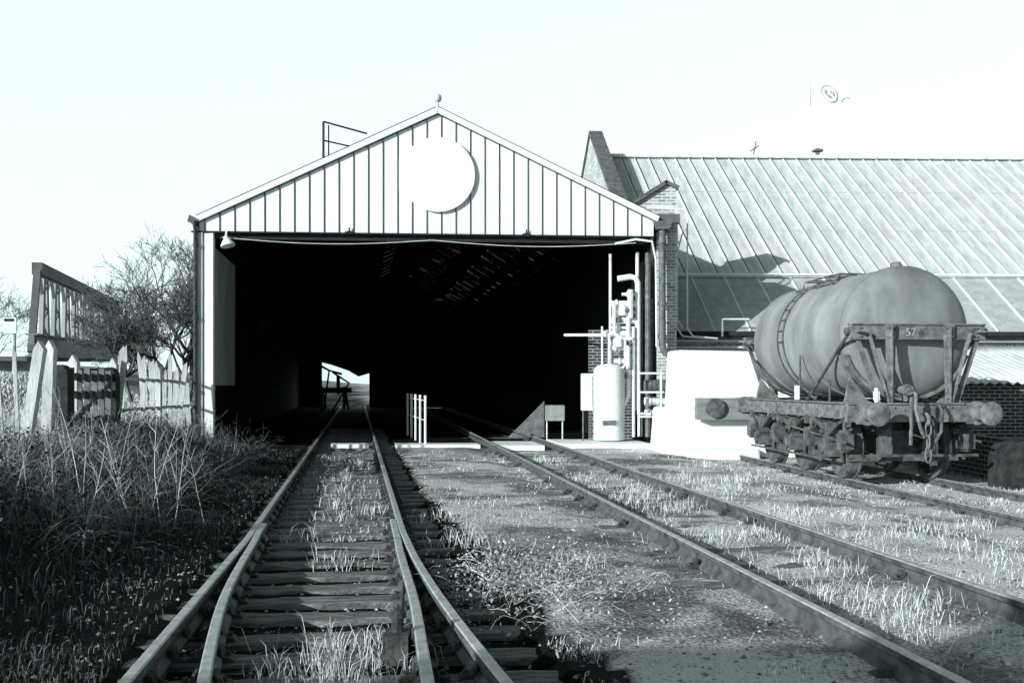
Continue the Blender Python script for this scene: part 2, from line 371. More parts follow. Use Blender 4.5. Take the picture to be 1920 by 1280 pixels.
w=MB(); w.prism([S(-.18,-.12,5.28),S(.0,-.12,5.2),S(.06,-.12,5.34),S(-.14,-.12,5.45)],(0,.35,0)); part(w,'gutter_end',shed,COP)
w=MB()
for v in (3.2,7.5,12,17,22,27,32):
    w.beam(S(.1,v,5.25),S(UR-.1,v,5.25),.07,.1); w.beam(S(.1,v,5.25),S(PK,v,PZ-.12),.07,.1); w.beam(S(PK,v,PZ-.12),S(UR-.1,v,5.4),.07,.1)
    for a,b in ((2.8,2.8),(5.63,5.63),(8.4,8.4)): w.beam(S(a,v,5.25),S(b,v,roofz(b)-.1),.05,.05,up=(0,1,0))
    w.beam(S(2.8,v,roofz(2.8)-.1),S(PK,v,5.25),.05,.05); w.beam(S(8.4,v,roofz(8.4)-.1),S(PK,v,5.25),.05,.05)
for u in (1.5,3.6,7.8,9.4):
    w.beam(S(u,.2,roofz(u)-.03),S(u,D-.2,roofz(u)-.03),.06,.08)
part(w,'roof_truss',shed,TRUSS)
LB=M('sun_patch_pale',.16,.5,3); v=6.6  # pale boards added where sun through the roof gaps lands
while v<34: 
    w=MB(); w.prism([S(8.6,v,roofz(8.6)-.06),S(10.0,v,roofz(10.0)-.06),S(10.0,v+1.2,roofz(10.0)-.06),S(8.6,v+1.2,roofz(8.6)-.06)],(0,0,.03)); part(w,'sun_patch_board',shed,LB); v+=1.75
w=MB(); pts=[]
for i in range(25):
    t=i/24; u=.6+9.8*t; pts.append(S(u,-.05,4.93-.12*math.sin(math.pi*((t*2)%1))-.02*t))
w.tube(pts,.009,5); part(w,'slung_cable',shed,WHITE2)
for uu_ in (3.55,7.75):
    w=MB(); p=S(uu_,-.06,5.1); w.tube([p+Vector((-.1,0,-.03)),p,p+Vector((.1,0,-.03))],.03,6); w.tube([p,p+Vector((0,0,.1))],.02,6); part(w,'cable_bracket',shed,DARKRIB)
L=thing('wall_lamp',S(.72,-.05,4.7),'white enamel shaded lamp hanging below the lintel','lamp')
w=MB(); p=S(.72,-.08,5.08); w.tube([p,p+Vector((0,-.05,-.08)),p+Vector((0,-.08,-.16))],.025,8); part(w,'lamp_bracket',L,LAG)
w=MB(); w.lathe(p+Vector((0,-.08,-.14)),(.25,-.12,-1),[(0,.05),(.06,.06),(.12,.11),(.2,.16),(.24,.17),(.235,.155),(.15,.1)],20); part(w,'lamp_shade',L,WHITE,True)

RF=thing('roof_access_frame',S(3.1,3,6.8),'thin metal access frame standing on the shed roof','metal frame')
Z=Vector
w=MB(); a=Z((-5.02,26.5,6.8)); t=Z((-5.02,26.5,8.47)); w.tube([a,t],.035,6); w.tube([t,Z((-3.98,27.3,8.35))],.025,6); w.tube([t+Z((0,0,-.5)),Z((-4.3,27.2,7.95))],.022,6)
w.tube([Z((-4.9,26.6,8.4)),Z((-4.9,26.6,6.9))],.02,6)
part(w,'frame_bars',RF,RUST)

RL=thing('guard_railing',(-2.1,24,0),'row of slim white guard rail posts at shed entrance','railing')
for i in range(5):
    y=23.9+i*1.25; x=-2.05-.19*(y-23.9)-.03
    w=MB(); w.tube([(x,y,0),(x,y,1.17)],.03,8); w.lathe((x,y,1.17),(0,0,1),[(0,.04),(.05,.03)],8); part(w,'railing_post',RL,LAG)
for z in (.62,1.1):
    w=MB(); w.tube([(-2.08,23.9,z),(-2.08-.19*5,28.9,z)],.012,6); part(w,'railing_bar',RL,WHITE2)

FB=thing('buffer_stop',(-10.3,57,0),'dark timber buffer stop against bright far doorway','buffer stop')
w=MB(); w.beam((-11.2,57,1.1),(-9.2,57,1.1),.2,.3); 
for x in (-10.9,-9.6): w.beam((x,57,0),(x,57,1.3),.15,.15); w.beam((x,57.1,1.2),(x,58.4,0),.12,.12)
part(w,'stop_frame',FB,WOODD)
w=MB(); w.tube([(-10.4,55,0),(-10.1,55,2.2),(-9.4,55,2.0)],.07,8); w.tube([(-10.1,55,2.2),(-11.4,55,2.9)],.06,8); w.tube([(-9.6,55,.9),(-9.6,55,1.9)],.1,8)
w.tube([(-11.0,55,0),(-11.2,55,1.6),(-10.6,55,2.4)],.05,8); w.tube([(-9.9,55,0),(-9.0,55,1.5),(-9.9,55,2.1)],.06,8)
solo(w,'standpipe',(-10.3,55,0),'dark curved water standpipe inside the shed','standpipe',DARKRIB)

w=MB(); 
def strip(x0,x1,y0,y1,z=.06): w.prism([(x0,y0,-.05),(x1,y0,-.05),(x1-.15*(y1-y0),y1,-.05),(x0-.15*(y1-y0),y1,-.05)],(0,0,z+.05))
strip(-2.75,-.75,23.55,24.3); strip(-.28,.75,22.9,24.6,.085); strip(1.15,3.3,23.3,25.2,.1); strip(-4.35,-3.45,23.9,24.4,.05)
o=solo(w,'paved_threshold',(0,24,0),'pale concrete threshold slabs across the shed entrance','paving',CONC); o['kind']='structure'

# ---------------------------------------------------------------- boiler plant
BO=thing('hot_water_cylinder',(2.38,24.4,0),'upright white cylinder with domed top and fittings','boiler')
w=MB(); w.lathe((2.38,24.4,.12),(0,0,1),[(0,.34),(.02,.38),(1.7,.38),(1.76,.36),(1.82,.28),(1.87,.1),(1.88,.02)],32); part(w,'cylinder_shell',BO,LAG,True)
for z in (.45,1.55): 
    w=MB(); w.lathe((2.38,24.4,z),(0,0,1),[(0,.385),(.02,.385)],32); part(w,'cylinder_band',BO,WHITE2)
w=MB(); w.box(2.18,2.5,24.0,24.03,.5,.62); part(w,'rating_plate',BO,PIPE)
for a in (0,2.1,4.2): 
    w=MB(); w.box(2.38+.27*math.cos(a)-.04,2.38+.27*math.cos(a)+.04,24.4+.27*math.sin(a)-.04,24.4+.27*math.sin(a)+.04,.0,.14); part(w,'cylinder_foot',BO,PIPE)
w=MB(); w.tube([(2.38,24.4,1.95),(2.38,24.4,2.7),(2.75,24.5,2.75)],.035,8); w.tube([(2.2,24.3,1.95),(2.2,24.3,2.9)],.025,8); w.tube([(2.6,24.3,1.8),(2.75,24.2,1.95),(2.75,24.2,2.6)],.03,8); part(w,'flow_pipe',BO,LAG)
CB=thing('control_cabinet',(1.85,24.5,.9),'small white wall control cabinet beside the cylinder','cabinet')
w=MB(); w.box(1.7,1.98,24.4,24.6,.85,1.75); part(w,'cabinet_body',CB,LAG); w=MB(); w.box(1.72,1.96,24.38,24.397,.9,1.7); w.box(1.93,1.95,24.36,24.38,1.25,1.35); part(w,'cabinet_door',CB,WHITE2)
for x in (1.75,1.93):
    w=MB(); w.tube([(x,24.5,.85),(x,24.5,0)],.02,6); part(w,'cabinet_leg',CB,PIPE)
SG=thing('notice_board',(.75,25.6,0),'small grey notice board on low frame inside the shed','notice board')
w=MB(); w.box(.85,1.35,25.58,25.61,.55,.95); part(w,'board_panel',SG,M('grey_notice_panel',.3,.3,5))
for x in (.9,1.3):
    w=MB(); w.tube([(x,25.64,0),(x,25.64,.95)],.02,6); part(w,'board_leg',SG,LAG)
PP=thing('heating_pipework',(3.0,24.6,0),'white lagged heating pipes climbing the shed corner','pipework')
w=MB(); 
w.tube([(2.43,24.6,1.5),(2.43,24.6,4.7)],.035,8)
w.tube([(3.1,24.5,.85),(3.1,24.5,3.98),(3.05,24.5,4.1),(2.9,24.5,4.13),(2.6,24.5,4.08)],.075,10)
w.tube([(3.1,24.62,4.0),(3.1,24.62,4.75)],.045,8)
for z,a,b,rr in ((3.46,2.43,3.1,.085),(3.05,2.43,3.1,.085),(2.72,2.2,3.0,.08),(2.38,2.4,3.1,.07),(2.05,2.5,3.1,.06),(3.26,2.6,3.1,.035),(2.88,2.45,3.1,.035),(3.7,2.7,3.1,.04),(1.75,2.75,3.1,.05),(1.4,2.8,3.1,.05)):
    w.tube([(a,24.5,z),(b,24.5,z)],rr,10); w.lathe((a+.12,24.5,z),(1,0,0),[(0,rr+.03),(.04,rr+.03)],12)
w.tube([(2.62,24.5,3.5),(2.62,24.5,2.2)],.04,8); w.tube([(2.85,24.4,3.5),(2.85,24.4,1.2),(2.7,24.4,.9)],.055,8); w.tube([(2.98,24.4,2.9),(2.98,24.4,.2)],.04,8)
w.tube([(1.35,25.6,2.75),(2.2,24.9,2.72),(2.45,24.6,2.7)],.035,8)
w.tube([(2.5,24.35,3.46),(2.5,24.35,2.75),(2.7,24.35,2.6),(2.95,24.35,2.6)],.045,8); w.tube([(2.9,24.36,3.8),(2.9,24.36,3.1)],.07,8)
w.lathe((2.72,24.38,3.15),(0,0,1),[(0,.04),(.03,.11),(.25,.11),(.3,.04)],12); w.lathe((2.6,24.38,2.38),(0,0,1),[(0,.04),(.03,.13),(.22,.13),(.27,.04)],12)
part(w,'lagged_pipe',PP,LAG,True)
w=MB(); w.tube([(3.33,24.4,.2),(3.33,24.4,4.7)],.07,8); w.tube([(3.2,24.55,.2),(3.2,24.55,4.0)],.03,8)
for z in (1.4,2.2,3.0): w.lathe((2.62,24.42,z),(0,0,1),[(0,.07),(.02,.08),(.08,.08),(.1,.07)],10); w.lathe((2.8,24.33,z+.3),(0,-1,0),[(0,.05),(.03,.06),(.05,.06)],10)
for z in (3.25,2.55,1.9): w.box(2.4,3.2,24.62,24.66,z,z+.06)
part(w,'pipe_valve',PP,PIPE,True)
HR=thing('pipe_guard_frame',(3.5,24,0),'white tubular guard frame around low pipes','guard frame')
w=MB()
for x in (3.02,3.55): w.tube([(x,23.7,.25),(x,23.7,1.8)],.03,8)
for z in (1.75,1.3,.72): w.tube([(3.02,23.7,z),(3.62,23.7,z)],.025,8)
w.tube([(3.02,23.7,.95),(3.0,23.7,.8),(3.3,23.6,.78)],.03,8)
part(w,'guard_tube',HR,LAG)
for z,r0 in ((1.46,.14),(1.08,.1),(.82,.06)):
    w=MB(); w.tube([(3.2,24.0,z),(4.3,24.1,z)],r0,12)
    for k in range(5): w.tube([(3.3+k*.2,24.0+k*.02,z),(3.34+k*.2,24.0+k*.02,z)],r0+.012,12)
    solo(w,'horizontal_pipe',(3.7,24,z),'banded horizontal pipe entering the brick wall','pipe',WHITE2 if z!=1.46 else PIPE,group='banded horizontal pipes',smooth=True)
w=MB(); w.box(2.0,3.2,25.9,26.1,0,2.9); solo(w,'brick_partition',(2,26,0),'short brick partition inside the shed','brick wall',BRKD)
w=MB(); w.prism([(-.1,26.2,.09),(.85,26.2,.09),(.85,26.2,1.05)],(0,.08,0))  # pale panel painting in a sunlit triangle inside the shed
solo(w,'lit_triangle_panel',(.5,26.2,0),'pale triangular panel standing in for a sunlit patch inside the shed','light patch',M('lit_triangle_grey',.16,.5,5))

# ---------------------------------------------------------------- main right building
RY=26.0; RH=3.0; SLP=.75; DR=8.4
def R(x,d,o=0): return Vector((x-.1*d,RY+.03*(x-4)+d-o*.6,RH+SLP*d+o*.8))
B=thing('workshop_building',(10,27,0),'brick workshop with long ribbed sheet roof','workshop')
w=MB(); X0=3.75; X1=24
w.prism([R(X0,.25)-Vector((0,0,.3)),R(X1,.25)-Vector((0,0,.3)),R(X1,.55)-Vector((0,0,.3)),R(X0,.55)-Vector((0,0,.3))],(0,0,-3.2)); part(w,'front_wall',B,BRKP)
w=MB(); w.prism([R(X0,2.1),R(X1,2.1),R(X1,DR),R(X0,DR)],(0,.03,-.06)); w.prism([R(X0,DR+.02),R(X1,DR+.02),R(X1,DR)+Vector((-.8,8,-6)),R(X0,DR)+Vector((-.8,8,-6))],(0,.03,-.06)); part(w,'upper_roof',B,ROOFU)
w=MB(); w.prism([R(X0,-.1,-.1),R(X1,-.1,-.1),R(X1,2.3,-.1),R(X0,2.3,-.1)],(0,.03,-.05)); part(w,'lower_roof',B,ROOFL)
x=X0+.35
while x<X1:
    w=MB(); w.beam(R(x,2.08,.02),R(x,DR,.02),.035,.045,up=(0,-.6,.8)); part(w,'roof_rib',B,RIB)
    w=MB(); w.beam(R(x+.04,2.1,.006),R(x+.04,DR,.006),.04,.02,up=(0,-.6,.8)); part(w,'roof_joint_shadow',B,RIBD); x+=.47+random.uniform(-.01,.01)  # dark strip beside each rib paints its shadow along the joint
w=MB(); w.beam(R(X0,2.1,.02),R(X1,2.1,.02),.05,.05); part(w,'roof_step_flashing',B,RIB)
x=X0+.6
while x<X1: 
    w=MB(); w.beam(R(x,-.08,-.08),R(x,2.15,-.08),.035,.04,up=(0,-.6,.8)); part(w,'lower_roof_rib',B,RIB); x+=.94
for dlap in (4.2,6.3): 
    w=MB(); w.beam(R(X0,dlap,.01),R(X1,dlap,.01),.02,.03); part(w,'sheet_lap',B,ROOFL)
w=MB(); w.beam(R(X0,DR,.05),R(X1,DR,.05),.35,.1); part(w,'ridge_cap',B,WHITE2)
w=MB(); w.tube([R(X0,-.18,-.1),R(X1,-.18,-.1)],.08,8); part(w,'gutter',B,DARKRIB)
for z_,r_ in ((.45,.04),(.62,.03)):
    w=MB(); w.tube([R(X0,.1)+Vector((0,0,-z_)),R(X1,.1)+Vector((0,0,-z_))],r_,8); part(w,'wall_pipe',B,LAG)
w=MB(); w.tube([R(5.4,-.3,.05)+Vector((0,0,-.1)),R(5.4,-.3,.05)+Vector((0,0,.35)),R(6.1,-.3,.05)+Vector((0,0,.35))],.03,6); part(w,'roof_handrail',B,LAG)
w=MB(); pts=[R(3.55,0)-Vector((0,0,3.2)),R(3.55,0)+Vector((0,0,.72)),R(3.55,DR)+Vector((0,0,.8)),R(3.55,DR)+Vector((-.8,8,-5.3)),R(3.55,DR)+Vector((-.8,8,-9.9))]
w.prism(pts,(.33,.01,0)); part(w,'gable_parapet',B,BRKP)
w=MB(); w.beam(R(3.72,0)+Vector((0,0,.78)),R(3.72,DR)+Vector((0,0,.86)),.46,.12); w.beam(R(3.72,DR)+Vector((0,0,.84)),R(3.72,DR)+Vector((-.8,8,-5.2)),.46,.12); part(w,'parapet_coping',B,COP)
w=MB(); p=R(11.45,DR,.1); w.tube([p,p+Vector((0,0,.16))],.07,10); w.lathe(p+Vector((0,0,.16)),(0,0,1),[(0,.19),(.05,.19),(.1,.07)],16); part(w,'roof_vent',B,COP,True)
w=MB(); p=R(9.2,DR,.1); w.tube([p,p+Vector((.1,0,.5))],.02,5); w.tube([p+Vector((-.1,0,.15)),p+Vector((.2,0,.35))],.02,5); part(w,'roof_aerial',B,RUST)

PR=thing('brick_pier',(3.85,24.8,0),'tall brick pier with stepped coping at shed corner','brick pier')
w=MB(); w.box(3.56,4.05,24.5,25.1,0,5.45); part(w,'pier_shaft',PR,BRKP)
w=MB(); w.box(3.40,4.12,24.4,25.2,5.45,5.66); part(w,'pier_cap',PR,COP)
w=MB(); w.prism([(3.2,25.6,5.3),(4.22,25.6,5.3),(4.22,25.6,6.5),(3.95,25.6,6.62),(3.2,25.6,6.15)],(0,.5,0)); part(w,'pier_upstand',PR,BRKP)
w=MB(); w.beam((3.15,25.8,6.16),(3.97,25.8,6.68),.62,.09); w.beam((3.93,25.8,6.68),(4.28,25.8,6.52),.62,.09); part(w,'upstand_coping',PR,COP)
DP=thing('rainwater_pipe',(3.66,24.2,2),'thick grey rainwater pipe with elbow on the pier','rainwater pipe')
w=MB(); w.tube([(3.66,24.25,5.4),(3.66,24.25,2.45),(3.7,24.25,2.3),(3.82,24.25,2.2),(4.15,24.25,2.15)],.085,12)
for z in (4.9,3.4,2.6): w.tube([(3.66,24.25,z),(3.66,24.25,z+.1)],.105,12)
part(w,'pipe_run',DP,PIPE,True)
w=MB(); w.prism([(3.5,24.12,5.25),(3.82,24.12,5.25),(3.9,24.12,5.45),(3.42,24.12,5.45)],(0,.28,0)); part(w,'hopper_head',DP,COP)
WP=thing('white_conduit',(4.2,25.2,3),'thin white conduits bent along the brick pier','conduit')
w=MB()
for x,zt in ((4.16,5.95),(4.42,5.9)):
    w.tube([(3.4,25.1,zt+.02),(x-.1,25.1,zt),(x,25.1,zt-.1),(x,25.1,2.9),(x+.15,25.15,2.7),(x+.8,25.3,2.65)],.024,6)
w.tube([(2.5,24.2,4.9),(3.0,24.15,5.0),(3.4,24.15,4.95),(3.5,24.2,4.5),(3.52,24.2,2.4)],.03,6)
w.tube([(4.3,25.1,5.3),(4.12,25.1,4.6),(4.12,25.1,3.2),(4.3,25.1,2.9)],.02,6)
part(w,'conduit_run',WP,LAG,True)

BS=thing('buffer_stop',(5,21.8,0),'bleached concrete block buffer stop with grey timber beam','buffer stop')
w=MB()
def rough(mb,x0,x1,y0,y1,z0,z1,topx0=None,topx1=None):
    tx0=x0 if topx0 is None else topx0; tx1=x1 if topx1 is None else topx1
    mb.add([(x0,y0,z0),(x1,y0,z0),(x1,y1,z0),(x0,y1,z0),(tx0,y0+.05,z1),(tx1,y0+.05,z1-.03),(tx1,y1,z1),(tx0,y1,z1+.02)],[(0,3,2,1),(4,5,6,7),(0,1,5,4),(1,2,6,5),(2,3,7,6),(3,0,4,7)])
rough(w,3.22,6.6,21.5,23.3,-.1,.95,3.3,6.55); rough(w,3.55,6.3,21.56,23.2,.93,2.24,3.62,5.2); rough(w,3.75,5.3,21.2,21.52,-.15,.12)
o=part(w,'concrete_block',BS,CONC); mod=o.modifiers.new('b','BEVEL'); mod.width=.05; mod.segments=2
w=MB(); w.beam((3.93,21.3,.97),(6.9,21.35,.97),.22,.46); part(w,'buffer_beam',BS,WOODM)
for x in (4.32,6.0):
    w=MB(); w.lathe((x,21.2,.99),(0,-1,0),[(0,.13),(.05,.14),(.06,.21),(.08,.21),(.09,.17)],24); part(w,'beam_buffer',BS,UNDER,True)

LT=thing('lean_to_store',(14,22,0),'low dark brick lean-to with corrugated roof','lean-to')
w=MB(); w.box(9.35,24,22,22.22,-.2,1.5); w.box(9.35,9.57,22.2,26,-.2,1.5); part(w,'brick_wall',LT,BRKD)
xs_=np.arange(9.1,24.2,.05); zz=.035*np.sin(xs_*2*math.pi/.2); V=[];
for j in range(5):
    yy=21.75+j*(4.25/4); 
    for x,z in zip(xs_,zz): V.append((x-14,yy-22,1.53+.225*(yy-21.75)+z+(.02*(j%2))))
n_=len(xs_); Fc=[(j*n_+i,j*n_+i+1,(j+1)*n_+i+1,(j+1)*n_+i) for j in range(4) for i in range(n_-1)]
o=npobj('corrugated_roof',npmesh('corrugated_roof',V,Fc,CORR,True),parent=LT); sm=o.modifiers.new('s','SOLIDIFY'); sm.thickness=.015
w=MB(); w.box(7.9,13,15.9,16.2,-.2,.62); w.box(7.9,8.2,16.2,21,-.2,.62); solo(w,'low_brick_wall',(9,16,0),'low brick retaining wall beside the siding','brick wall',BRKD)
w=MB(); 
pts=[(7.55,15.2,-.15),(7.55,15.2,.35)]+[(7.55+.28*(1-math.cos(t)),15.2,.35+.28*math.sin(t)) for t in np.linspace(.2,math.pi/2,5)]+[(8.6,15.2,.63),(8.6,15.2,-.15)]
w.prism(pts,(0,.6,0)); solo(w,'coal_bunker',(8,15.4,0),'dark rounded iron bunker beside the siding','bunker',WOODD)

# flag
FL=thing('flag_pole',(10.6,35.5,0),'white flag with dark round emblem flying above roof','flag')
w=MB(); w.tube([(10.62,35.5,0),(10.62,35.5,12.45)],[.035,.015],8); part(w,'pole',FL,FLAGM)
V=[];NU=24;NV=12
def flagp(a,b,off=0):
    x=10.64+1.25*a; z=12.35-.95*b-.28*a+.06*math.sin(a*7); y=35.5+.03*math.sin(a*8+b*1.5)+off-.25*a; return (x-10.6,y-35.5,z)
for i in range(NU+1):
    for j in range(NV+1): V.append(flagp(i/NU,j/NV))
Fc=[(i*(NV+1)+j,(i+1)*(NV+1)+j,(i+1)*(NV+1)+j+1,i*(NV+1)+j+1) for i in range(NU) for j in range(NV)]
fo=npobj('flag_cloth',npmesh('flag_cloth',V,Fc,FLAGM,True),parent=FL)
V=[];Fc=[]
def ring(ca,cb,r0,r1,t0=0,t1=2*math.pi,n=28):
    o=len(V)
    for k in range(n+1):
        t=t0+(t1-t0)*k/n
        for r_ in (r0,r1): V.append(flagp(ca+r_*math.cos(t)/1.25,cb+r_*math.sin(t)/.95,-.03))
    for k in range(n): Fc.append((o+2*k,o+2*k+1,o+2*k+3,o+2*k+2))
ring(.5,.45,.25,.29); ring(.47,.45,.06,.14,.5,4.2,12); ring(.56,.42,.03,.1,3.5,7,10); ring(.95,.7,.14,.18,3.4,5.6,10)
npobj('flag_emblem',npmesh('flag_emblem',V,Fc,M('flag_ink',.3,.2,3)),parent=fo)

# ---------------------------------------------------------------- tank wagon (local coordinates)
W=thing('tank_wagon',(6.15,15.0,0),'weathered grey six-wheeled railway tank wagon standing on siding','railway wagon'); W.rotation_euler=(0,0,math.atan(.1))
TZ=2.31; TR=1.03
w=MB(); prof=[(.2,.02)]
for t in np.linspace(0,1,9)[1:]: a=t*math.pi/2; prof.append((.5-.30*math.cos(a),TR*math.sin(a)*.995 if t<1 else TR))
prof+= [(1.9,TR),(2.6,TR),(4.4,TR)]
for t in np.linspace(1,0,12)[1:]: a=t*math.pi/2; prof.append((4.4+.22*math.cos(a),max(TR*math.sin(a),.02)))
w.lathe((0,0,TZ),(0,1,0),prof,64); tk=part(w,'tank_barrel',W,TANK,True,local=True)
for y_,e_ in ((.52,.05),(1.9,.02),(3.9,.02)):
    w=MB(); w.lathe((0,0,TZ),(0,1,0),[(y_,TR+.002),(y_,TR+.011),(y_+e_,TR+.011),(y_+e_,TR+.002)],64); part(w,'tank_seam',W,TANK,True,local=True)
for y in (2.85,3.12):
    w=MB(); w.lathe((0,0,TZ),(0,1,0),[(y,TR+.002),(y,TR+.018),(y+.04,TR+.018),(y+.04,TR+.002)],64)
    part(w,'tank_strap',W,UNDER,True,local=True)
for k in range(9):
    w=MB(); a=math.radians(95+k*11); w.beam((TR*1.015*math.cos(a),2.87,TZ+TR*1.015*math.sin(a)),(TR*1.015*math.cos(a),3.14,TZ+TR*1.015*math.sin(a)),.02,.02)
    part(w,'ladder_rung',W,UNDER,local=True)
zt=TZ+TR
w=MB(); w.lathe((0,2.7,zt-.07),(0,0,1),[(0,.3),(.12,.3),(.13,.26),(.17,.24),(.19,.1)],24); part(w,'manhole_lid',W,WAGB,True,local=True)
w=MB(); w.lathe((0,.75,zt-.06),(0,0,1),[(0,.09),(.12,.09),(.12,.07),(.15,.07)],12); part(w,'filler_cap',W,WAGB,True,local=True)
w=MB()
for s in (-1,1):
    w.tube([(s*.45,1.9,zt-.12),(s*.42,1.9,zt+.03),(s*.42,3.4,zt+.03),(s*.45,3.4,zt-.12)],.018,6)
for y in (1.9,2.4,3.1,3.4): w.tube([(-.42,y,zt+.03),(.42,y,zt+.03)],.015,6)
w.box(-.56,-.44,1.8,3.5,zt-.15,zt-.12); w.box(.44,.56,1.8,3.5,zt-.15,zt-.12)
part(w,'catwalk_frame',W,UNDER,local=True)
for s in (-1,1):
    w=MB(); w.box(s*.93-.04,s*.93+.04,.1,4.9,.98,1.22); w.box(s*.93-.09 if s<0 else s*.93-.0,s*.93+.0 if s<0 else s*.93+.09,.1,4.9,1.2,1.225); w.box(s*.93-.09 if s<0 else s*.93,s*.93 if s<0 else s*.93+.09,.1,4.9,.97,.99)
    for k in range(12): w.tube([(s*.96,.3+k*.4,1.1),(s*.995,.3+k*.4,1.1)],.018,6)
    part(w,'solebar',W,WAGB,local=True)
for y0,sg in ((0,-1),(5,1)):
    w=MB(); w.box(-1.16,1.16,y0-.06,y0+.06,.94,1.21); w.box(-1.16,1.16,y0+sg*.06-.005,y0+sg*.06+.005+sg*.03,1.2,1.23)
    for x in (-1.05,-.7,-.45,.45,.7,1.05):
        for z in (.99,1.16): w.tube([(x,y0+sg*.05,z),(x,y0+sg*.085,z)],.018,6)
    o=part(w,'headstock',W,WAGB,local=True)
    for x in (-.865,.865):
        w=MB(); w.lathe((x,y0+sg*.05,1.07),(0,sg,0),[(0,.18),(.03,.18),(.04,.12),(.2,.105),(.21,.055),(.36,.055),(.365,.15),(.38,.178),(.40,.178),(.415,.16),(.42,.05)],28)
        w.box(x-.17,x+.17,y0+sg*.075-.012,y0+sg*.075+.012,.91,1.23)
        part(w,'buffer',W,WAGB,True,local=True)
for y0,sg in ((.10,-1),(4.9,1)):
    w=MB(); 
    w.box(-1.06,1.06,y0-.05,y0+.05,2.19,2.41); w.box(-1.06,1.06,y0-.08,y0+.08,2.4,2.42); w.box(-1.06,1.06,y0-.08,y0+.08,2.18,2.195)
    part(w,'end_crossbeam',W,WAGB,local=True)
    for s in (-1,1):
        w=MB()
        w.prism([(s*.38,y0-.075,2.40),(s*.54,y0-.075,2.40),(s*.51,y0-.075,1.2),(s*.41,y0-.075,1.2)] if s>0 else [(s*.38,y0-.075,2.40),(s*.41,y0-.075,1.2),(s*.51,y0-.075,1.2),(s*.54,y0-.075,2.40)],(0,-.03,0))
        w.box(s*.46-.012,s*.46+.012,y0-.15,y0-.076,1.2,2.38)
        w.beam((s*.80,y0-.09,2.28),(s*.50,y0-.09,1.25),.025,.08,up=(0,1,0)); w.beam((s*1.02,y0-.02,2.4),(s*.62,y0-.02,1.22),.07,.04,up=(0,1,0))
        w.beam((s*1.0,y0-.09,2.3),(s*.9,y0-.09,2.3),.03,.2,up=(0,1,0))
        for z in (2.22,2.36,1.3): w.tube([(s*.42,y0-.10,z),(s*.42,y0-.125,z)],.018,6); w.tube([(s*.50,y0-.10,z),(s*.50,y0-.125,z)],.018,6)
        for z in (2.23,2.36): w.tube([(s*.92,y0-.05,z),(s*.92,y0-.075,z)],.018,6)
        part(w,'end_stanchion',W,WAGB,local=True)
    w=MB(); pts=[]
    for k in range(15):
        a=math.radians(200+k*10); pts.append((math.cos(a)*(TR+.01),math.sin(a)*(TR+.01)+TZ))
    for (xa,za),(xb,zb) in zip(pts[:-1],pts[1:]): w.beam((xa,y0+.42*(-sg),za),(xb,y0+.42*(-sg),zb),.25,.05,up=(-(xa+xb)/2,0,TZ-(za+zb)/2))
    for x in (-.75,.75): w.prism([(x-.2,y0-.42*sg,1.22),(x+.2,y0-.42*sg,1.22),(x*1.15,y0-.42*sg,1.62)],(0,.05,0))
    part(w,'tank_saddle',W,WAGB,local=True)
for s in (-1,1):
    w=MB(); w.tube([(s*1.05,.12,2.3),(s*1.0,1.9,1.22)],.026,8); w.lathe((s*1.06,.12,2.3),(s,0,0),[(0,.06),(.06,.06)],8); part(w,'tie_rod',W,UNDER,local=True)
    w=MB(); w.tube([(s*1.05,4.88,2.3),(s*1.0,3.2,1.22)],.026,8); part(w,'tie_rod',W,UNDER,local=True)
    w=MB(); w.tube([(s*.98,1.0,1.22),(s*.98,1.0,1.55),(s*.98,1.25,1.6)],.02,6); part(w,'hand_grab',W,UNDER,local=True)
    w=MB(); w.tube([(s*1.0,1.5,1.25),(s*1.03,2.1,1.5),(s*1.03,2.1,2.0)],.018,6); part(w,'hand_grab',W,UNDER,local=True)
wheel=MB()
wheel.lathe((0,0,0),(1,0,0),[(-.07,.42),(-.065,.475),(.06,.49),(.065,.52),(.085,.52),(.09,.43),(.05,.41),(-.05,.41)],40)
for k in range(8):
    a=k*math.pi/4; wheel.beam((0,.08*math.cos(a),.08*math.sin(a)),(0,.43*math.cos(a),.43*math.sin(a)),.06,.07,up=(1,0,0))
wheel.lathe((0,0,0),(1,0,0),[(-.12,.1),(-.1,.13),(.1,.13),(.12,.1)],16)
wm=wheel.mesh('wheel',UNDER,smooth=True)
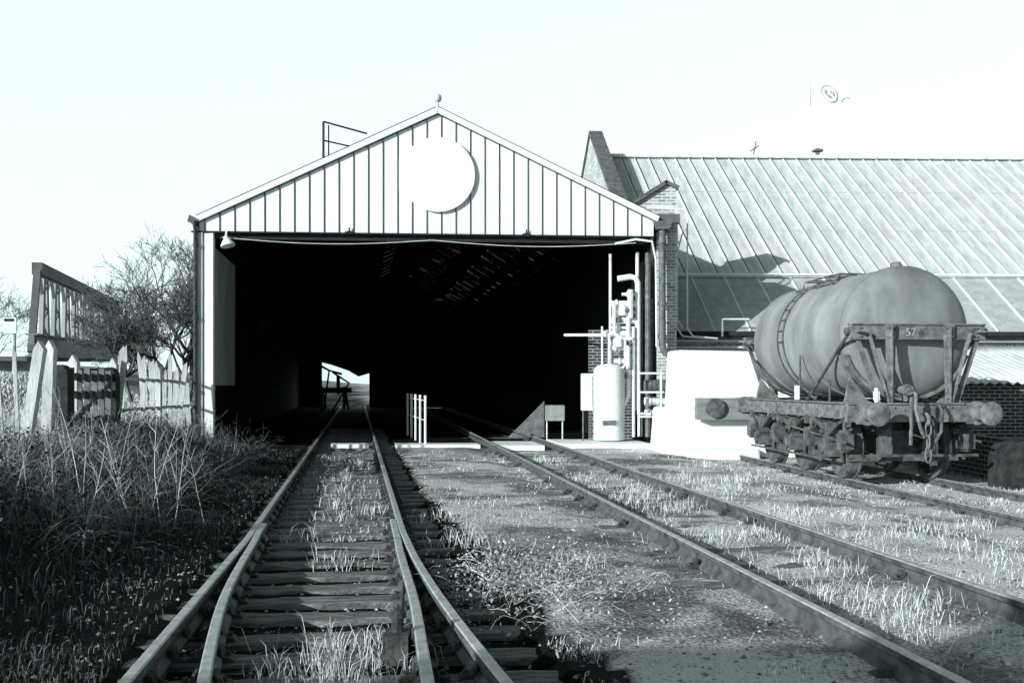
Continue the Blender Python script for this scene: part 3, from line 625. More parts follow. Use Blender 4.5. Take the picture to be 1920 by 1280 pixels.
for y in (1.0,2.5,4.0):
    for s in (-1,1):
        o=bpy.data.objects.new('wheel',wm); COL.objects.link(o); o.parent=W; o.location=(s*.74,y,.49); o.rotation_euler=(0,0,0 if s<0 else math.pi)
    w=MB(); w.tube([(-.95,y,.49),(.95,y,.49)],.07,10); part(w,'axle',W,UNDER,local=True)
    for s in (-1,1):
        w=MB(); x=s*.98
        w.box(x-.13,x+.13,y-.13,y+.13,.36,.62); w.lathe((x+s*.12,y,.49),(s,0,0),[(0,.1),(.04,.1),(.05,.06)],12); w.box(x-.1,x+.1,y-.16,y+.16,.6,.65)
        part(w,'axle_box',W,UNDER,local=True)
        w=MB()
        for k in range(6):
            L_=.62-.09*k; z=.86-.035*k
            pts=[(x,y+L_*t,z+.10*(t*t)) for t in np.linspace(-1,1,7)]
            for a,b in zip(pts[:-1],pts[1:]): w.beam(a,b,.1,.028)
        w.box(x-.08,x+.08,y-.06,y+.06,.62,.9)
        for t in (-.62,.62): w.box(x-.05,x+.05,y+t-.04,y+t+.04,.85,1.0)
        part(w,'leaf_spring',W,UNDER,local=True)
        w=MB(); x=s*.87
        w.beam((x,y-.2,.28),(x,y-.2,.98),.02,.09,up=(0,1,0)); w.beam((x,y+.2,.28),(x,y+.2,.98),.02,.09,up=(0,1,0)); w.beam((x,y-.2,.9),(x,y-.6,.98),.02,.08); w.beam((x,y+.2,.9),(x,y+.6,.98),.02,.08); w.beam((x,y-.25,.3),(x,y+.25,.3),.03,.05)
        part(w,'axle_guard',W,UNDER,local=True)
w=MB()
for s in (-1,1):
    for y in (.45,1.72,3.25,4.55):
        w.box(s*.98-.1,s*.98+.1,y-.11,y+.11,.5,.74); w.tube([(s*.98,y,.74),(s*.98,y,.97)],.035,8); w.lathe((s*.98,y,.46),(0,0,1),[(0,.08),(.04,.11),(.3,.11),(.34,.07)],14)
    w.beam((s*1.1,.7,.33),(s*1.1,4.3,.33),.05,.03); w.tube([(s*1.08,.2,.62),(s*1.08,2.4,.78),(s*1.08,2.6,.5)],.022,6)
w.beam((-1.02,.18,.42),(1.02,.18,.42),.05,.04); w.beam((-.9,.55,.35),(.9,.55,.35),.08,.08); w.box(-.3,.3,.8,1.1,.35,.75); w.tube([(-.5,.5,.4),(-.5,4.5,.45)],.03,6); w.tube([(.5,.5,.4),(.5,4.5,.45)],.03,6)
w.box(-.45,-.3,.3,.5,.3,.95); w.box(.3,.45,.3,.5,.3,.95); w.lathe((.2,1.8,.75),(0,0,1),[(0,.2),(.35,.2)],16)
part(w,'brake_gear',W,UNDER,local=True)
w=MB()
for x in (-.2,.2): w.box(x-.04,x+.04,.1,4.9,1.0,1.2)
for y in (1,2.5,4): w.box(-.9,.9,y-.04,y+.04,.98,1.18)
part(w,'frame_member',W,UNDER,local=True)
w=MB(); w.box(-.09,.09,-.09,-.062,.95,1.15); w.tube([(0,-.06,1.06),(0,-.2,1.06),(0,-.26,1.0),(0,-.26,.93),(0,-.2,.9)],.028,8)
def link_(cx,cy,cz,l,r_,tw):
    pts=[]
    for k in range(17):
        a=2*math.pi*k/16; dx=.045*math.cos(a); dz=l/2*math.sin(a); pts.append((cx+dx*math.cos(tw),cy+dx*math.sin(tw),cz+dz))
    w.tube(pts,r_,6)
link_(0,-.24,.84,.22,.014,0); link_(0,-.24,.65,.2,.014,1.5); link_(0,-.24,.46,.24,.016,0)
part(w,'coupling_chain',W,WAGB,True,local=True)
w=MB(); 
w.tube([(-.2,-.1,.6),(-.2,-.12,1.3),(-.2,-.18,1.4),(-.2,-.26,1.36),(-.22,-.28,1.15),(-.14,-.28,.85),(-.05,-.22,.72)],.028,8); part(w,'brake_hose',W,WAGB,True,local=True)
w=MB(); w.tube([(.17,-.08,.5),(.17,-.11,1.15),(.2,-.18,1.22),(.23,-.22,1.1),(.2,-.24,.8),(.1,-.2,.6)],.024,8)
part(w,'brake_hose',W,UNDER,True,local=True)
w=MB(); w.tube([(-.28,.15,1.42),(-.28,-.16,1.42),(-.28,-.22,1.38)],.06,12); w.lathe((-.28,-.12,1.42),(0,-1,0),[(0,.09),(.03,.09),(.03,.07),(.1,.07)],14); w.tube([(-.28,-.1,1.42),(-.28,-.1,1.25)],.035,8)
part(w,'outlet_valve',W,WAGB,True,local=True)
w=MB(); w.box(-1.02,-1.0,2.2,2.38,1.24,1.48) ; part(w,'label_plate',W,WHITE,local=True)
w=MB(); w.box(-.78,-.70,-.13,-.09,1.27,1.40); w.tube([(-.74,-.11,1.22),(-.74,-.11,1.45)],.03,8); part(w,'lamp_iron',W,LAG,local=True)
cu=bpy.data.curves.new('wagon_number','FONT'); cu.body='57'; cu.size=.17; cu.align_x='CENTER'; cu.extrude=.002
to=bpy.data.objects.new('tmp',cu); COL.objects.link(to); bpy.context.view_layer.update()
nm=bpy.data.meshes.new_from_object(to.evaluated_get(bpy.context.evaluated_depsgraph_get())); bpy.data.objects.remove(to)
nm.materials.clear(); nm.materials.append(M('faded_lettering',.42,.4,9)); nm.transform(Matrix.Translation((-.12,.043,2.235))@Matrix.Rotation(math.pi/2,4,'X'))
o=bpy.data.objects.new('wagon_number',nm); COL.objects.link(o); o.parent=W

# ---------------------------------------------------------------- bridge
def BP(s,z,o=0): return Vector((-21.6-8.4*s-o*.96,45+31*s-o*.26,z+.6*s))
BR=thing('truss_bridge',BP(.5,2.6),'iron lattice truss railway bridge beyond the fence','bridge')
w=MB(); w.beam(BP(.02,6.75),BP(.95,6.75),.45,.55); part(w,'top_chord',BR,BRIDGE)
w=MB(); w.beam(BP(-.02,3.2),BP(1.02,3.2),.25,1.0); w.beam(BP(-.02,2.72),BP(1.02,2.72),.5,.08); w.beam(BP(-.02,3.7),BP(1.02,3.7),.5,.08); part(w,'plate_girder',BR,M('bridge_girder_plate',.3,.3,.7))
w=MB(); w.beam(BP(.025,6.8),BP(-.02,2.9),.3,.25); part(w,'end_post',BR,BRIDGE)
w=MB(); w.beam(BP(.945,6.8),BP(1.01,2.9),.3,.25); part(w,'end_post',BR,BRIDGE)
for i in range(10):
    w=MB(); s0=.075+.093*i; hw=.022
    w.beam(BP(s0-hw*.4,6.7),BP(s0-hw,3.6),.2,.2); w.beam(BP(s0+hw*.4,6.7),BP(s0+hw,3.6),.2,.2)
    for k in range(5):
        z0=3.7+k*.6; sg=1 if k%2 else -1; f0=1-.6*k/5; f1=1-.6*(k+1)/5; w.beam(BP(s0-sg*hw*f0,z0),BP(s0+sg*hw*f1,z0+.6),.1,.12)
    w.beam(BP(s0-hw*.6,5.6),BP(s0-.046,6.7),.14,.15); w.beam(BP(s0+hw*.6,5.6),BP(s0+.046,6.7),.14,.15)
    part(w,'lattice_post',BR,BRIDGEP)
w=MB(); w.prism([BP(-.05,2.5),BP(1.05,2.5),BP(1.05,2.5,5),BP(-.05,2.5,5)],(0,0,.2)); part(w,'deck',BR,BRIDGE)
for s in (0,1): 
    w=MB(); w.prism([BP(s-.03,-1),BP(s+.03,-1),BP(s+.03,-1,5),BP(s-.03,-1,5)],(0,0,3.6-.6*s)); part(w,'abutment',BR,BRK)

SB=thing('trackside_sign',(-19.2,38,1),'small pale board on a post beyond the fence','sign')
w=MB(); z0=float(hground(-19.2,38)); w.tube([(-19.0,38,z0),(-19.0,38,4.1)],.07,8); part(w,'sign_post',SB,WOODP)
w=MB(); w.box(-19.35,-18.85,37.85,37.9,3.4,4.0); part(w,'sign_board',SB,WHITE2); w=MB(); w.box(-19.3,-18.95,37.82,37.848,3.86,3.96); part(w,'sign_panel',SB,DARKRIB)

# ---------------------------------------------------------------- fence and gate
def FX(y): return -6.5-.11*(y-14)
FE=thing('picket_fence',(FX(20),20,.7),'weathered pale picket fence with pointed tops on the bank','fence')
pm=[]
for s in range(5):
    w=MB(); h=1.25; tw=.028+.006*s; k_=.02*(s-2); w.prism([(-tw,0,-.3),(tw,0,-.3),(tw+k_,0,h-.1-.03*s),(tw*.3*(s-2)+k_,0,h),(-tw+k_,0,h-.1)],(0,.03,0)); pm.append(w.mesh('paling',WOODP))
def paling(parent,y,h=1.0,tilt=0,sc=1.0):
    x=FX(y); o=bpy.data.objects.new('paling',random.choice(pm)); COL.objects.link(o); o.parent=parent
    b=parent.location; gz=.76
    o.location=(x-b[0]+random.uniform(-.04,.04),y-b[1],gz-b[2]); o.scale=(sc,1,h); o.rotation_euler=(random.uniform(-.08,.08),tilt,.15)
y=17.2
while y<23.2:
    if random.random()>.12: paling(FE,y,random.uniform(.66,1.16),random.gauss(0,.09))
    y+=.29+random.uniform(-.08,.1)
for y in (11.9,12.35,12.8): paling(FE,y,random.uniform(.93,1.1),random.gauss(0,.07),.8)
for z in (1.05,1.6):
    w=MB(); w.beam((FX(17),17.03,z),(FX(23.3),23.33,z-.05),.04,.06); part(w,'fence_rail',FE,WOODP)
for y,lean,ht in ((13.55,-.22,2.1),(13.95,-.05,2.12),(14.95,.0,1.95),(17.0,0,1.95),(20.1,0,1.9)):
    w=MB(); x=FX(y); hw=.07
    w.prism([(x-hw+lean,y,.5),(x+hw+lean,y,.5),(x+hw,y,ht-.12),(x,y,ht),(x-hw,y,ht-.12)],(0,.12,0))
    part(w,'fence_post',FE,WOODP)
GT=thing('wooden_gate',(FX(15.4),15.4,.7),'dark broken wooden gate between leaning posts','gate')
for y in (14.35,16.75):
    w=MB(); x=FX(y); pts=[(x-.13,y,.4),(x+.13,y,.4),(x+.13,y,1.62)]+[(x+.13*math.cos(t),y,1.62+.17*math.sin(t)) for t in (.5,1.1,1.57,2.1,2.6)]+[(x-.13,y,1.62)]
    w.prism(pts,(0,.2,0)); part(w,'gate_post',GT,WOODD)
w=MB()
for z in (.95,1.35,1.62): w.beam((FX(14.4)+.05,14.45,z),(FX(16.7)+.05,16.75,z),.05,.11)
for k in range(6): y=14.6+k*.37; w.beam((FX(y)+.1,y,.75),(FX(y)+.1,y,1.75-.03*(k%2)),.09,.025,up=(0,1,0))
w.beam((FX(14.5)+.1,14.5,.9),(FX(16.6)+.1,16.6,1.55),.04,.1)
part(w,'gate_frame',GT,M('grey_gate_wood',.12,.5,6,c2=.26))

# ---------------------------------------------------------------- vegetation generators
def blades(P,H,Wd,lean,mat,name,label,cat,kind='stuff'):
    n=len(P); a=rng.random(n)*2*np.pi; dx=np.cos(a);dy=np.sin(a)
    la=rng.random(n)*2*np.pi; lean=lean*(.3+1.0*rng.random(n)); lx=np.cos(la)*lean*H; ly=np.sin(la)*lean*H
    V=np.zeros((n,5,3)); b=P
    V[:,0]=b+np.stack([-dx*Wd/2,-dy*Wd/2,-.02+0*H],-1); V[:,1]=b+np.stack([dx*Wd/2,dy*Wd/2,-.02+0*H],-1)
    mid=b+np.stack([lx*.35,ly*.35,H*.6],-1)
    V[:,2]=mid+np.stack([-dx*Wd*.35,-dy*Wd*.35,0*H],-1); V[:,3]=mid+np.stack([dx*Wd*.35,dy*Wd*.35,0*H],-1)
    V[:,4]=b+np.stack([lx,ly,H*np.clip(1-.4*lean,.3,1)],-1)
    o=np.arange(n)[:,None]*5; F=np.concatenate([o+np.array([[0,1,3]]),o+np.array([[0,3,2]]),o+np.array([[2,3,4]])],0)
    return npobj(name,npmesh(name,V.reshape(-1,3),F,mat),label,cat,kind)
def leaves(C,S_,mat,name,label=None,cat=None,kind=None,parent=None,loc=(0,0,0)):
    n=len(C); u=rng.normal(size=(n,3)); u/=np.linalg.norm(u,axis=1)[:,None]; v=rng.normal(size=(n,3)); v-=u*(u*v).sum(1)[:,None]; v/=np.linalg.norm(v,axis=1)[:,None]
    S_=np.asarray(S_)[:,None]; V=np.stack([C-u*S_,C-v*S_*.55,C+u*S_,C+v*S_*.55],1)-np.array(loc)
    F=np.arange(n*4).reshape(n,4)
    return npobj(name,npmesh(name,V.reshape(-1,3),F,mat),label,cat,kind,loc=loc if not parent else (0,0,0),parent=parent)
def tubes(P,Rr,mat,name,label=None,cat=None,kind=None,parent=None,loc=(0,0,0),sides=3):
    P=np.asarray(P,dtype=float)-np.array(loc); n,k,_=P.shape; Rr=np.asarray(Rr); T=np.gradient(P,axis=1); T/=np.linalg.norm(T,axis=2)[:,:,None]+1e-9
    ref=np.where(np.abs(T[:,:,2:3])>.9,np.array([1.,0,0]),np.array([0,0,1.])); U=np.cross(T,ref); U/=np.linalg.norm(U,axis=2)[:,:,None]+1e-9; Wv=np.cross(T,U)
    V=np.stack([P+Rr[:,:,None]*(U*math.cos(2*math.pi*j/sides)+Wv*math.sin(2*math.pi*j/sides)) for j in range(sides)],2)
    b=(np.arange(n)*k*sides)[:,None,None,None]+(np.arange(k-1)*sides)[None,:,None,None]
    F=[]
    for j in range(sides):
        j2=(j+1)%sides; F.append(b+np.array([j,j2,sides+j2,sides+j])[None,None,None,:])
    F=np.concatenate(F,2).reshape(-1,4)
    return npobj(name,npmesh(name,V.reshape(-1,3),F,mat,True),label,cat,kind,loc=loc if not parent else (0,0,0),parent=parent)
def stems(B,H,r,spread,kseg=6,curl=.6):
    n=len(B); P=np.zeros((n,kseg,3)); P[:,0]=B; a=rng.random(n)*2*np.pi; d=np.stack([np.cos(a)*spread,np.sin(a)*spread,np.ones(n)],-1); d/=np.linalg.norm(d,axis=1)[:,None]
    for i in range(1,kseg):
        d=d+rng.normal(size=(n,3))*.12*curl; d[:,2]-=.10*curl; d/=np.linalg.norm(d,axis=1)[:,None]
        P[:,i]=P[:,i-1]+d*(H/(kseg-1))[:,None]
    R_=np.linspace(1,.35,kseg)[None,:]*r[:,None]; return P,R_
def branchy(B,H,r,side=6):
    """straight dead weed stems with short side branches"""
    P,R_=stems(B,H,r,.22,7,.35); Q=[P];RR=[R_]; n=len(B)
    for s in range(side):
        i=2+s%4; st=P[:,i]; a=rng.random(n)*2*np.pi; L_=H*(.12+.2*rng.random(n)); q=np.zeros_like(P)
        d=np.stack([np.cos(a)*.7,np.sin(a)*.7,.7+0*a],-1)
        for k in range(7): q[:,k]=st+d*(L_*k/6)[:,None]+rng.normal(size=(n,3))*.006*k/6
        Q.append(q); RR.append(np.linspace(.5,.2,7)[None,:]*r[:,None])
    return np.concatenate(Q),np.concatenate(RR)

def scatter(n,x0,x1,y0,y1,dens):
    ys_=y0*(y1/y0)**rng.random(n*3); xs__=x0+(x1-x0)*rng.random(n*3)
    keep=(np.abs(xs__)<.56*ys_+1.5)&(rng.random(n*3)<dens(xs__,ys_)); xs__=xs__[keep][:n]; ys_=ys_[keep][:n]
    return xs__,ys_
def rail_clear(x,y,g=.07):
    ok=np.ones_like(x)
    for f in (RE(y),RE(y)+1.42,RA(y),RA(y)+G,RW(y)-.72,RW(y)+.72): ok*= (np.abs(x-f)>g)
    return ok
def dens(x,y):
    n1=fbm(x,y,.45); n2=fbm(x+31,y+7,1.6); n3=fbm(x-11,y+3,3.5)
    right=(x>RA(y)+G+.5+DIV(y))
    gap=sstep(.0,.8,x-(RA(y)+G+DIV(y)))*(1-sstep(-.7,-.2,x-RE(y)))
    d=sstep(.44,.6,n1)*sstep(.42,.58,n2)*sstep(.3,.6,n3)+.05*sstep(.5,.6,n2)
    d=d*(1-.8*gap*sstep(8,9.5,y)*(1-sstep(19,21,y)))
    d=d+.22*(((np.abs(x-RE(y)-.2)<.25)|(np.abs(x-RE(y)-1.6)<.25)))*(n2>.5)
    return np.clip(d,0,1)*right*rail_clear(x,y)*(y<22.8)*(~((x>3.0)&(y>21)))
X_,Y_=scatter(95000,-2,12,4,22.8,dens)
Hh=(.015+.09*rng.random(len(X_))**2.2)*(.5+.9*fbm(X_,Y_,.8)); Wd=.0020+.0005*Y_
blades(np.stack([X_,Y_,hground(X_,Y_)],-1),Hh,Wd,1.5,GRASS,'dry_grass','bleached dry grass growing over the sidings','grass')
def tuft_points(cs,n,r):
    out=[]
    for (x,y) in cs:
        rr=r*random.uniform(.5,1.8); a=rng.normal(size=(n,2))*rr; out.append(np.stack([x+a[:,0],y+a[:,1]],-1))
    return np.concatenate(out)
cs=[]
for i in range(200):
    y=4.8*(21/4.8)**rng.random(); x=rng.uniform(-1,10)
    if x<float(RA(y)+G+DIV(y))+.6 or (abs(x-RW(y))<1.2 and y>13) or vnoise(x,y,.7)<.5: continue
    cs.append((x,y))
for i in range(70):
    y=rng.uniform(5.2,16); cs.append((float(RE(y))+rng.choice([.25,1.0,1.65,.6]),y))
P2=tuft_points(cs,55,.12); Hh=.04+.16*rng.random(len(P2))**1.7
k=rail_clear(P2[:,0],P2[:,1],.07)>0; P2=P2[k]; Hh=Hh[k]
blades(np.stack([P2[:,0],P2[:,1],hground(P2[:,0],P2[:,1])],-1),Hh,.0022+.0004*P2[:,1],.9,GRASS,'grass_tussock','pale tussocks of long dead grass by the rails','grass')
cs=[(-1.15,5.35),(-1.05,5.6),(-.95,5.25),(-.8,5.5),(-1.2,5.1),(-1.0,5.9),(-.75,5.1),(-.85,5.75),(-1.5,8.6),(-1.7,12),(-2.2,12.6),(-2.0,11.5),(-2.6,14.5),(-2.2,13.7),(-2.9,17),(-2.7,16),(-3.3,18.6),(-3.6,20),(-2.9,19),(-.9,11.3),(-.5,9.6),(-2.1,10.0)]
P2=tuft_points(cs,80,.13); Hh=.06+.2*rng.random(len(P2))**1.3
blades(np.stack([P2[:,0],P2[:,1],hground(P2[:,0],P2[:,1])],-1),Hh,.0022+.0005*P2[:,1],.8,GRASS,'track_grass','wispy dead grass between the sleepers','grass')
def densl(x,y):
    return ((x>RA(y)+.08)&(x<RA(y)+1.35)&(y>10))*sstep(.45,.6,fbm(x,y,1.2))*.8
X_,Y_=scatter(7000,-6,0,10,22,densl)
blades(np.stack([X_,Y_,hground(X_,Y_)],-1),.03+.08*rng.random(len(X_)),.003+.0005*Y_,1.1,GRASS,'sleeper_grass','thin dry grass over the sleepers','grass')
def densb(x,y): return ((x<RA(y)-.22))*(.2+.8*sstep(.42,.62,fbm(x,y,.8)))*(x>-8)
X_,Y_=scatter(24000,-8,-1.6,4,22.5,densb)
blades(np.stack([X_,Y_,hground(X_,Y_)],-1),.05+.2*rng.random(len(X_))*sstep(.3,1.2,RA(Y_)-X_),.003+.0006*Y_,.9,GRASSD,'bank_grass','rank bank grass coloured dark to stand in for shade','grass')
n=34000; Y_=9.5+12.5*rng.random(n); o_=rng.random(n); X_=RA(Y_)-1.4-o_*3.8; k=rng.random(n)<sstep(.40,.60,fbm(X_,Y_,.9)); X_=X_[k];Y_=Y_[k];o_=o_[k]
blades(np.stack([X_,Y_,hground(X_,Y_)],-1),(.08+.30*rng.random(len(X_))**1.5)*(.6+.5*o_),.0025+.0004*Y_,.9,GRASS,'bank_top_grass','sunlit dead grass on top of the bank','grass')
n=30000; Y_=14+26*rng.random(n)**1.3; X_=-7.2-.11*(Y_-14)-rng.random(n)*(8+.3*Y_); k=X_>-.56*Y_-2; X_=X_[k];Y_=Y_[k]
k=~((X_>-7.9-.15*(Y_-23.3))&(Y_>23)); X_=X_[k];Y_=Y_[k]
blades(np.stack([X_,Y_,hground(X_,Y_)],-1),.06+.14*rng.random(len(X_)),.012+.0006*Y_,.8,GRASS,'field_grass','rough pale grass in the field behind the fence','grass')

n=3200; Y_=8.0+14*rng.random(n); X_=RA(Y_)-1.0-rng.random(n)**1.0*2.8; z0=hground(X_,Y_)
hh=.25+.42*rng.random(n); P,R_=stems(np.stack([X_,Y_,z0],-1),hh*1.3,.0018+.0025*rng.random(n),.8,7,1.9)
tubes(P,R_,TWIG,'bramble_stems','tangled bramble stems on the bank','brambles','stuff')
n=10000; Y_=7.5+14*rng.random(n); X_=RA(Y_)-.9-rng.random(n)**1.1*2.2; nn=fbm(X_,Y_,.9); k=rng.random(n)<sstep(.38,.6,nn); X_=X_[k];Y_=Y_[k];nn=nn[k]; top=.1+.55*nn
leaves(np.stack([X_,Y_,hground(X_,Y_)+top*rng.random(len(X_))**.8],-1),.010+.020*rng.random(len(X_)),LEAFD,'bramble_leaves','dark bramble leaves massed on the bank','brambles','stuff')
n=260; Y_=8.5+11*rng.random(n)**1.1; X_=RA(Y_)-1.1-rng.random(n)*3.2; 
P,R_=branchy(np.stack([X_,Y_,hground(X_,Y_)],-1),.25+.6*rng.random(n)**1.6,.0022+.002*rng.random(n),6)
tubes(P,R_,STALK,'dead_stalks','pale branching dead weed stalks above the brambles','dead stalks','stuff')
n=16; X_=-3.95+.28*rng.normal(size=n); Y_=10.4+.5*rng.normal(size=n); P,R_=branchy(np.stack([X_,Y_,hground(X_,Y_)],-1),.8+.5*rng.random(n),.004+.003*rng.random(n),8)
tubes(P,R_,STALK,'tall_dead_weeds','tall pale branching dead weeds beside the track','dead weeds','stuff')
n=3600; cx=rng.choice([-.35,-.1,.25,-.15,.5],n); cy=rng.choice([8.4,7.4,6.8,8.0,7.1],n); X_=cx+.24*rng.normal(size=n); Y_=cy+.45*rng.normal(size=n)
k=(X_>RA(Y_)+G+DIV(Y_)+.12)&(X_<RE(Y_)-.1); X_=X_[k];Y_=Y_[k]
leaves(np.stack([X_,Y_,hground(X_,Y_)+.02+.16*rng.random(len(X_))**1.5],-1),.006+.014*rng.random(len(X_)),LEAFP,'ground_ivy','low straggling bramble leaves between the tracks','brambles','stuff')
n=240; X_=.1+.35*rng.normal(size=n); Y_=7.5+.6*rng.normal(size=n); k=(X_>RA(Y_)+G+DIV(Y_)+.15)&(X_<RE(Y_)-.1);X_=X_[k];Y_=Y_[k]
P,R_=stems(np.stack([X_,Y_,hground(X_,Y_)],-1),.25+.3*rng.random(len(X_)),.002+.002*rng.random(len(X_)),1.2,7,1.8)
tubes(P,R_,STALK,'bramble_runners','thin bramble runners arching over gravel','brambles','stuff')
mb=MB()
def stone(x,y,z,s):
    o=len(mb.v); vs=[(1,0,0),(-1,0,0),(0,1,0),(0,-1,0),(0,0,.7),(0,0,-.7)]; rr=random.uniform(0,3)
    for a,b,c_ in vs:
        q=random.uniform(.7,1.2)*s; mb.v.append((x+q*(a*math.cos(rr)-b*math.sin(rr)),y+q*(a*math.sin(rr)+b*math.cos(rr)),z+c_*q))
    for f in ((0,2,4),(2,1,4),(1,3,4),(3,0,4),(2,0,5),(1,2,5),(3,1,5),(0,3,5)): mb.f.append(tuple(i+o for i in f))
for i in range(9000):
    y=4.3*(22/4.3)**random.random(); x=random.uniform(-4,8)
    if abs(x)>.56*y+.5: continue
    stone(x,y,float(hground(x,y)),random.uniform(.005,.022)*(1.8 if random.random()<.04 else 1))
ob=solo(mb,'ballast_stones',(0,0,0),'loose ballast stones scattered over the ground','gravel',M('ballast_stone',.2,.6,9,c2=.6,island=.7),kind='stuff')

# ---------------------------------------------------------------- bare trees
def tree(base,height,spread,label,seed,levels=6,group=None,bushy=False,rmin=.007):
    r=random.Random(seed); T=thing('bare_tree',base,label,'tree',group); segs=[]
    def grow(p,d,L_,rad,lv):
        n=4; pts=[p]; q=p.copy(); dd_=d.copy()
        for i in range(n):
            dd_=(dd_+Vector((r.gauss(0,.13),r.gauss(0,.13),r.gauss(.02,.08)))).normalized(); q=q+dd_*L_/n; pts.append(q.copy())
        for i in range(n): segs.append((pts[i],pts[i+1],rad*(1-.12*i),rad*(1-.12*(i+1)),lv))
        if lv>=levels: return
        nb=r.choice([3,4,4]) if lv<4 else r.choice([3,4])
        for b in range(nb):
            t=r.uniform(.4,1.0) if b else 1.0; k=min(int(t*n),n-1); pp=pts[k].lerp(pts[k+1],t*n-k)
            ax=Vector((r.gauss(0,1),r.gauss(0,1),r.gauss(.15,.5))).normalized(); nd=(dd_*1.0+ax*spread).normalized()
            grow(pp,nd,L_*r.uniform(.6,.82),rad*.55,lv+1)
    if bushy:
        for i in range(5): grow(Vector(base),Vector((r.gauss(0,.5),r.gauss(0,.5),1)).normalized(),height*.34,.05,1)
    else: grow(Vector(base),Vector((r.gauss(0,.05),0,1)),height*.30,height*.018,0)
    A=[s for s in segs if s[4]<=1]; Bb=[s for s in segs if s[4]>1]
    for lst,nm_,sd in ((A,'trunk',8),(Bb,'crown',3)):
        P=np.array([[tuple(s[0]),tuple(s[1])] for s in lst]); Rr=np.array([[max(s[2],rmin),max(s[3],rmin)] for s in lst])
        tubes(P,Rr,BARK,nm_,parent=T,loc=base,sides=sd)
for i,(x,y,h,sd,lv) in enumerate([(-12.1,37,7.6,1,6),(-13.2,40,6.6,2,6),(-12.6,33,4.6,5,6),(-11.6,35,5.8,12,6),(-12.9,38.5,5.4,21,6),(-12.2,36,6.4,33,6),(-13.3,37,4.4,41,6)]):
    tree((x,y,float(hground(x,y))-.1),h,.85,'leafless thorn tree with fine twigs beside the shed',sd,levels=lv,group='bare trees beside the shed')
for i,(x,y,h,sd) in enumerate([(-29,75,4,3),(-40,76,8,4),(-24,62,3.4,8)]):
    tree((x,y,float(hground(x,y))-.1),h,1.0,'low leafless bush at the edge of the field',sd,levels=5,group='field edge bushes',bushy=True,rmin=.012)

# hedge and brick hut added out of view to cast the foreground shadows
n=18000; t=rng.random(n); X_=-10.6+.6*t+rng.normal(size=n)*.4; Y_=-1.5+5.7*t+rng.normal(size=n)*.2; top=2.3+.6*fbm(Y_*1.0,X_*0+3,.8)
HG=thing('unseen_shadow_hedge',(-10,1,0),'added unseen hedge that shades the railway bank','hedge')
leaves(np.stack([X_,Y_,top*rng.random(n)**.7+.1],-1),.08+.07*rng.random(n),LEAFD,'hedge_foliage',parent=HG,loc=tuple(HG.location))
for k in range(8):
    w=MB(); t=k/7; w.tube([(-10.6+.6*t,-1+5*t,0),(-10.5+.6*t,-1+5*t,2.0)],.06,6); part(w,'hedge_stem',HG,BARK)
HT=thing('unseen_shadow_hut',(-8,-3,0),'added unseen brick hut shaped to cast the foreground shadow','hut')
w=MB(); w.box(-9.95,-5.2,-3.5,-2.5,0,3.3); part(w,'hut_wall',HT,BRK)
w=MB(); w.prism([(-10.05,-3.7,3.3),(-10.05,-2.3,3.3),(-10.05,-3.0,3.68)],(.75,0,0)); w.prism([(-9.25,-3.7,3.32),(-9.25,-2.3,3.32),(-9.25,-3.0,4.0)],(4.2,0,0)); part(w,'hut_roof',HT,ROOFL)
w=MB(); w.box(-7.3,-6.7,-3.3,-2.7,3.6,4.35); part(w,'chimney',HT,BRK)
w=MB(); w.box(-8.4,-7.5,-2.5,-2.46,0,2.1); part(w,'hut_door',HT,WOODD)

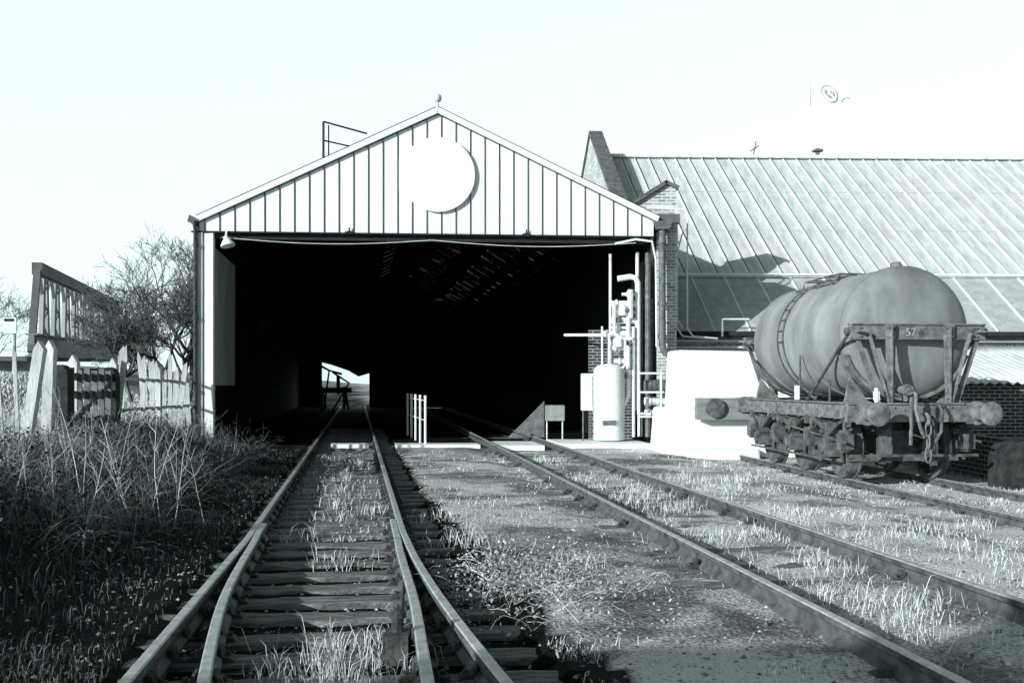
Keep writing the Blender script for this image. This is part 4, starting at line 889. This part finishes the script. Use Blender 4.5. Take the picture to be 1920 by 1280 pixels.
# ---------------------------------------------------------------- light, sky, camera
d=Vector((.73,.64,-.29)).normalized()
sl=bpy.data.lights.new('sun','SUN'); sl.energy=5; sl.angle=math.radians(.5); sl.color=(.955,1,1)
so=bpy.data.objects.new('sun',sl); so.rotation_euler=d.to_track_quat('-Z','Y').to_euler(); so.location=(-20,-15,20); COL.objects.link(so)
wd=bpy.data.worlds.new('World'); scene.world=wd; wd.use_nodes=True; N=wd.node_tree.nodes; Lk=wd.node_tree.links; bg=N['Background']
sky=N.new('ShaderNodeTexSky'); sky.sky_type='NISHITA'; sky.sun_disc=False; sky.sun_elevation=math.asin(-d.z); sky.sun_rotation=math.atan2(-d.x,-d.y)
sky.dust_density=2.0
bw=N.new('ShaderNodeRGBToBW'); Lk.new(sky.outputs[0],bw.inputs[0])
tcw=N.new('ShaderNodeTexCoord'); sp=N.new('ShaderNodeSeparateXYZ'); Lk.new(tcw.outputs['Generated'],sp.inputs[0])
hz=N.new('ShaderNodeMapRange'); hz.interpolation_type='SMOOTHSTEP'; hz.inputs[1].default_value=.42; hz.inputs[2].default_value=.72; hz.inputs[3].default_value=1; hz.inputs[4].default_value=0; Lk.new(sp.outputs[2],hz.inputs[0])
hy_=N.new('ShaderNodeMapRange'); hy_.interpolation_type='SMOOTHSTEP'; hy_.inputs[1].default_value=.1; hy_.inputs[2].default_value=.7; hy_.inputs[3].default_value=0; hy_.inputs[4].default_value=1; Lk.new(sp.outputs[1],hy_.inputs[0])
mu=N.new('ShaderNodeMath'); mu.operation='MULTIPLY'; Lk.new(hz.outputs[0],mu.inputs[0]); Lk.new(hy_.outputs[0],mu.inputs[1])
ma=N.new('ShaderNodeMath'); ma.operation='MULTIPLY_ADD'; ma.inputs[1].default_value=10.2; Lk.new(mu.outputs[0],ma.inputs[0]); Lk.new(bw.outputs[0],ma.inputs[2])
sc=N.new('ShaderNodeVectorMath'); sc.operation='SCALE'; sc.inputs[0].default_value=(.80,1.0,1.0); Lk.new(ma.outputs[0],sc.inputs['Scale'])
Lk.new(sc.outputs[0],bg.inputs['Color']); bg.inputs['Strength'].default_value=.092
cam=bpy.data.cameras.new('camera'); cam.lens=35; cam.sensor_width=36; cam.shift_y=77/1920; cam.clip_end=3000; cam.clip_start=.1
co=bpy.data.objects.new('camera',cam); co.location=(0,0,1.53); co.rotation_euler=(math.radians(90),0,0); COL.objects.link(co); scene.camera=co
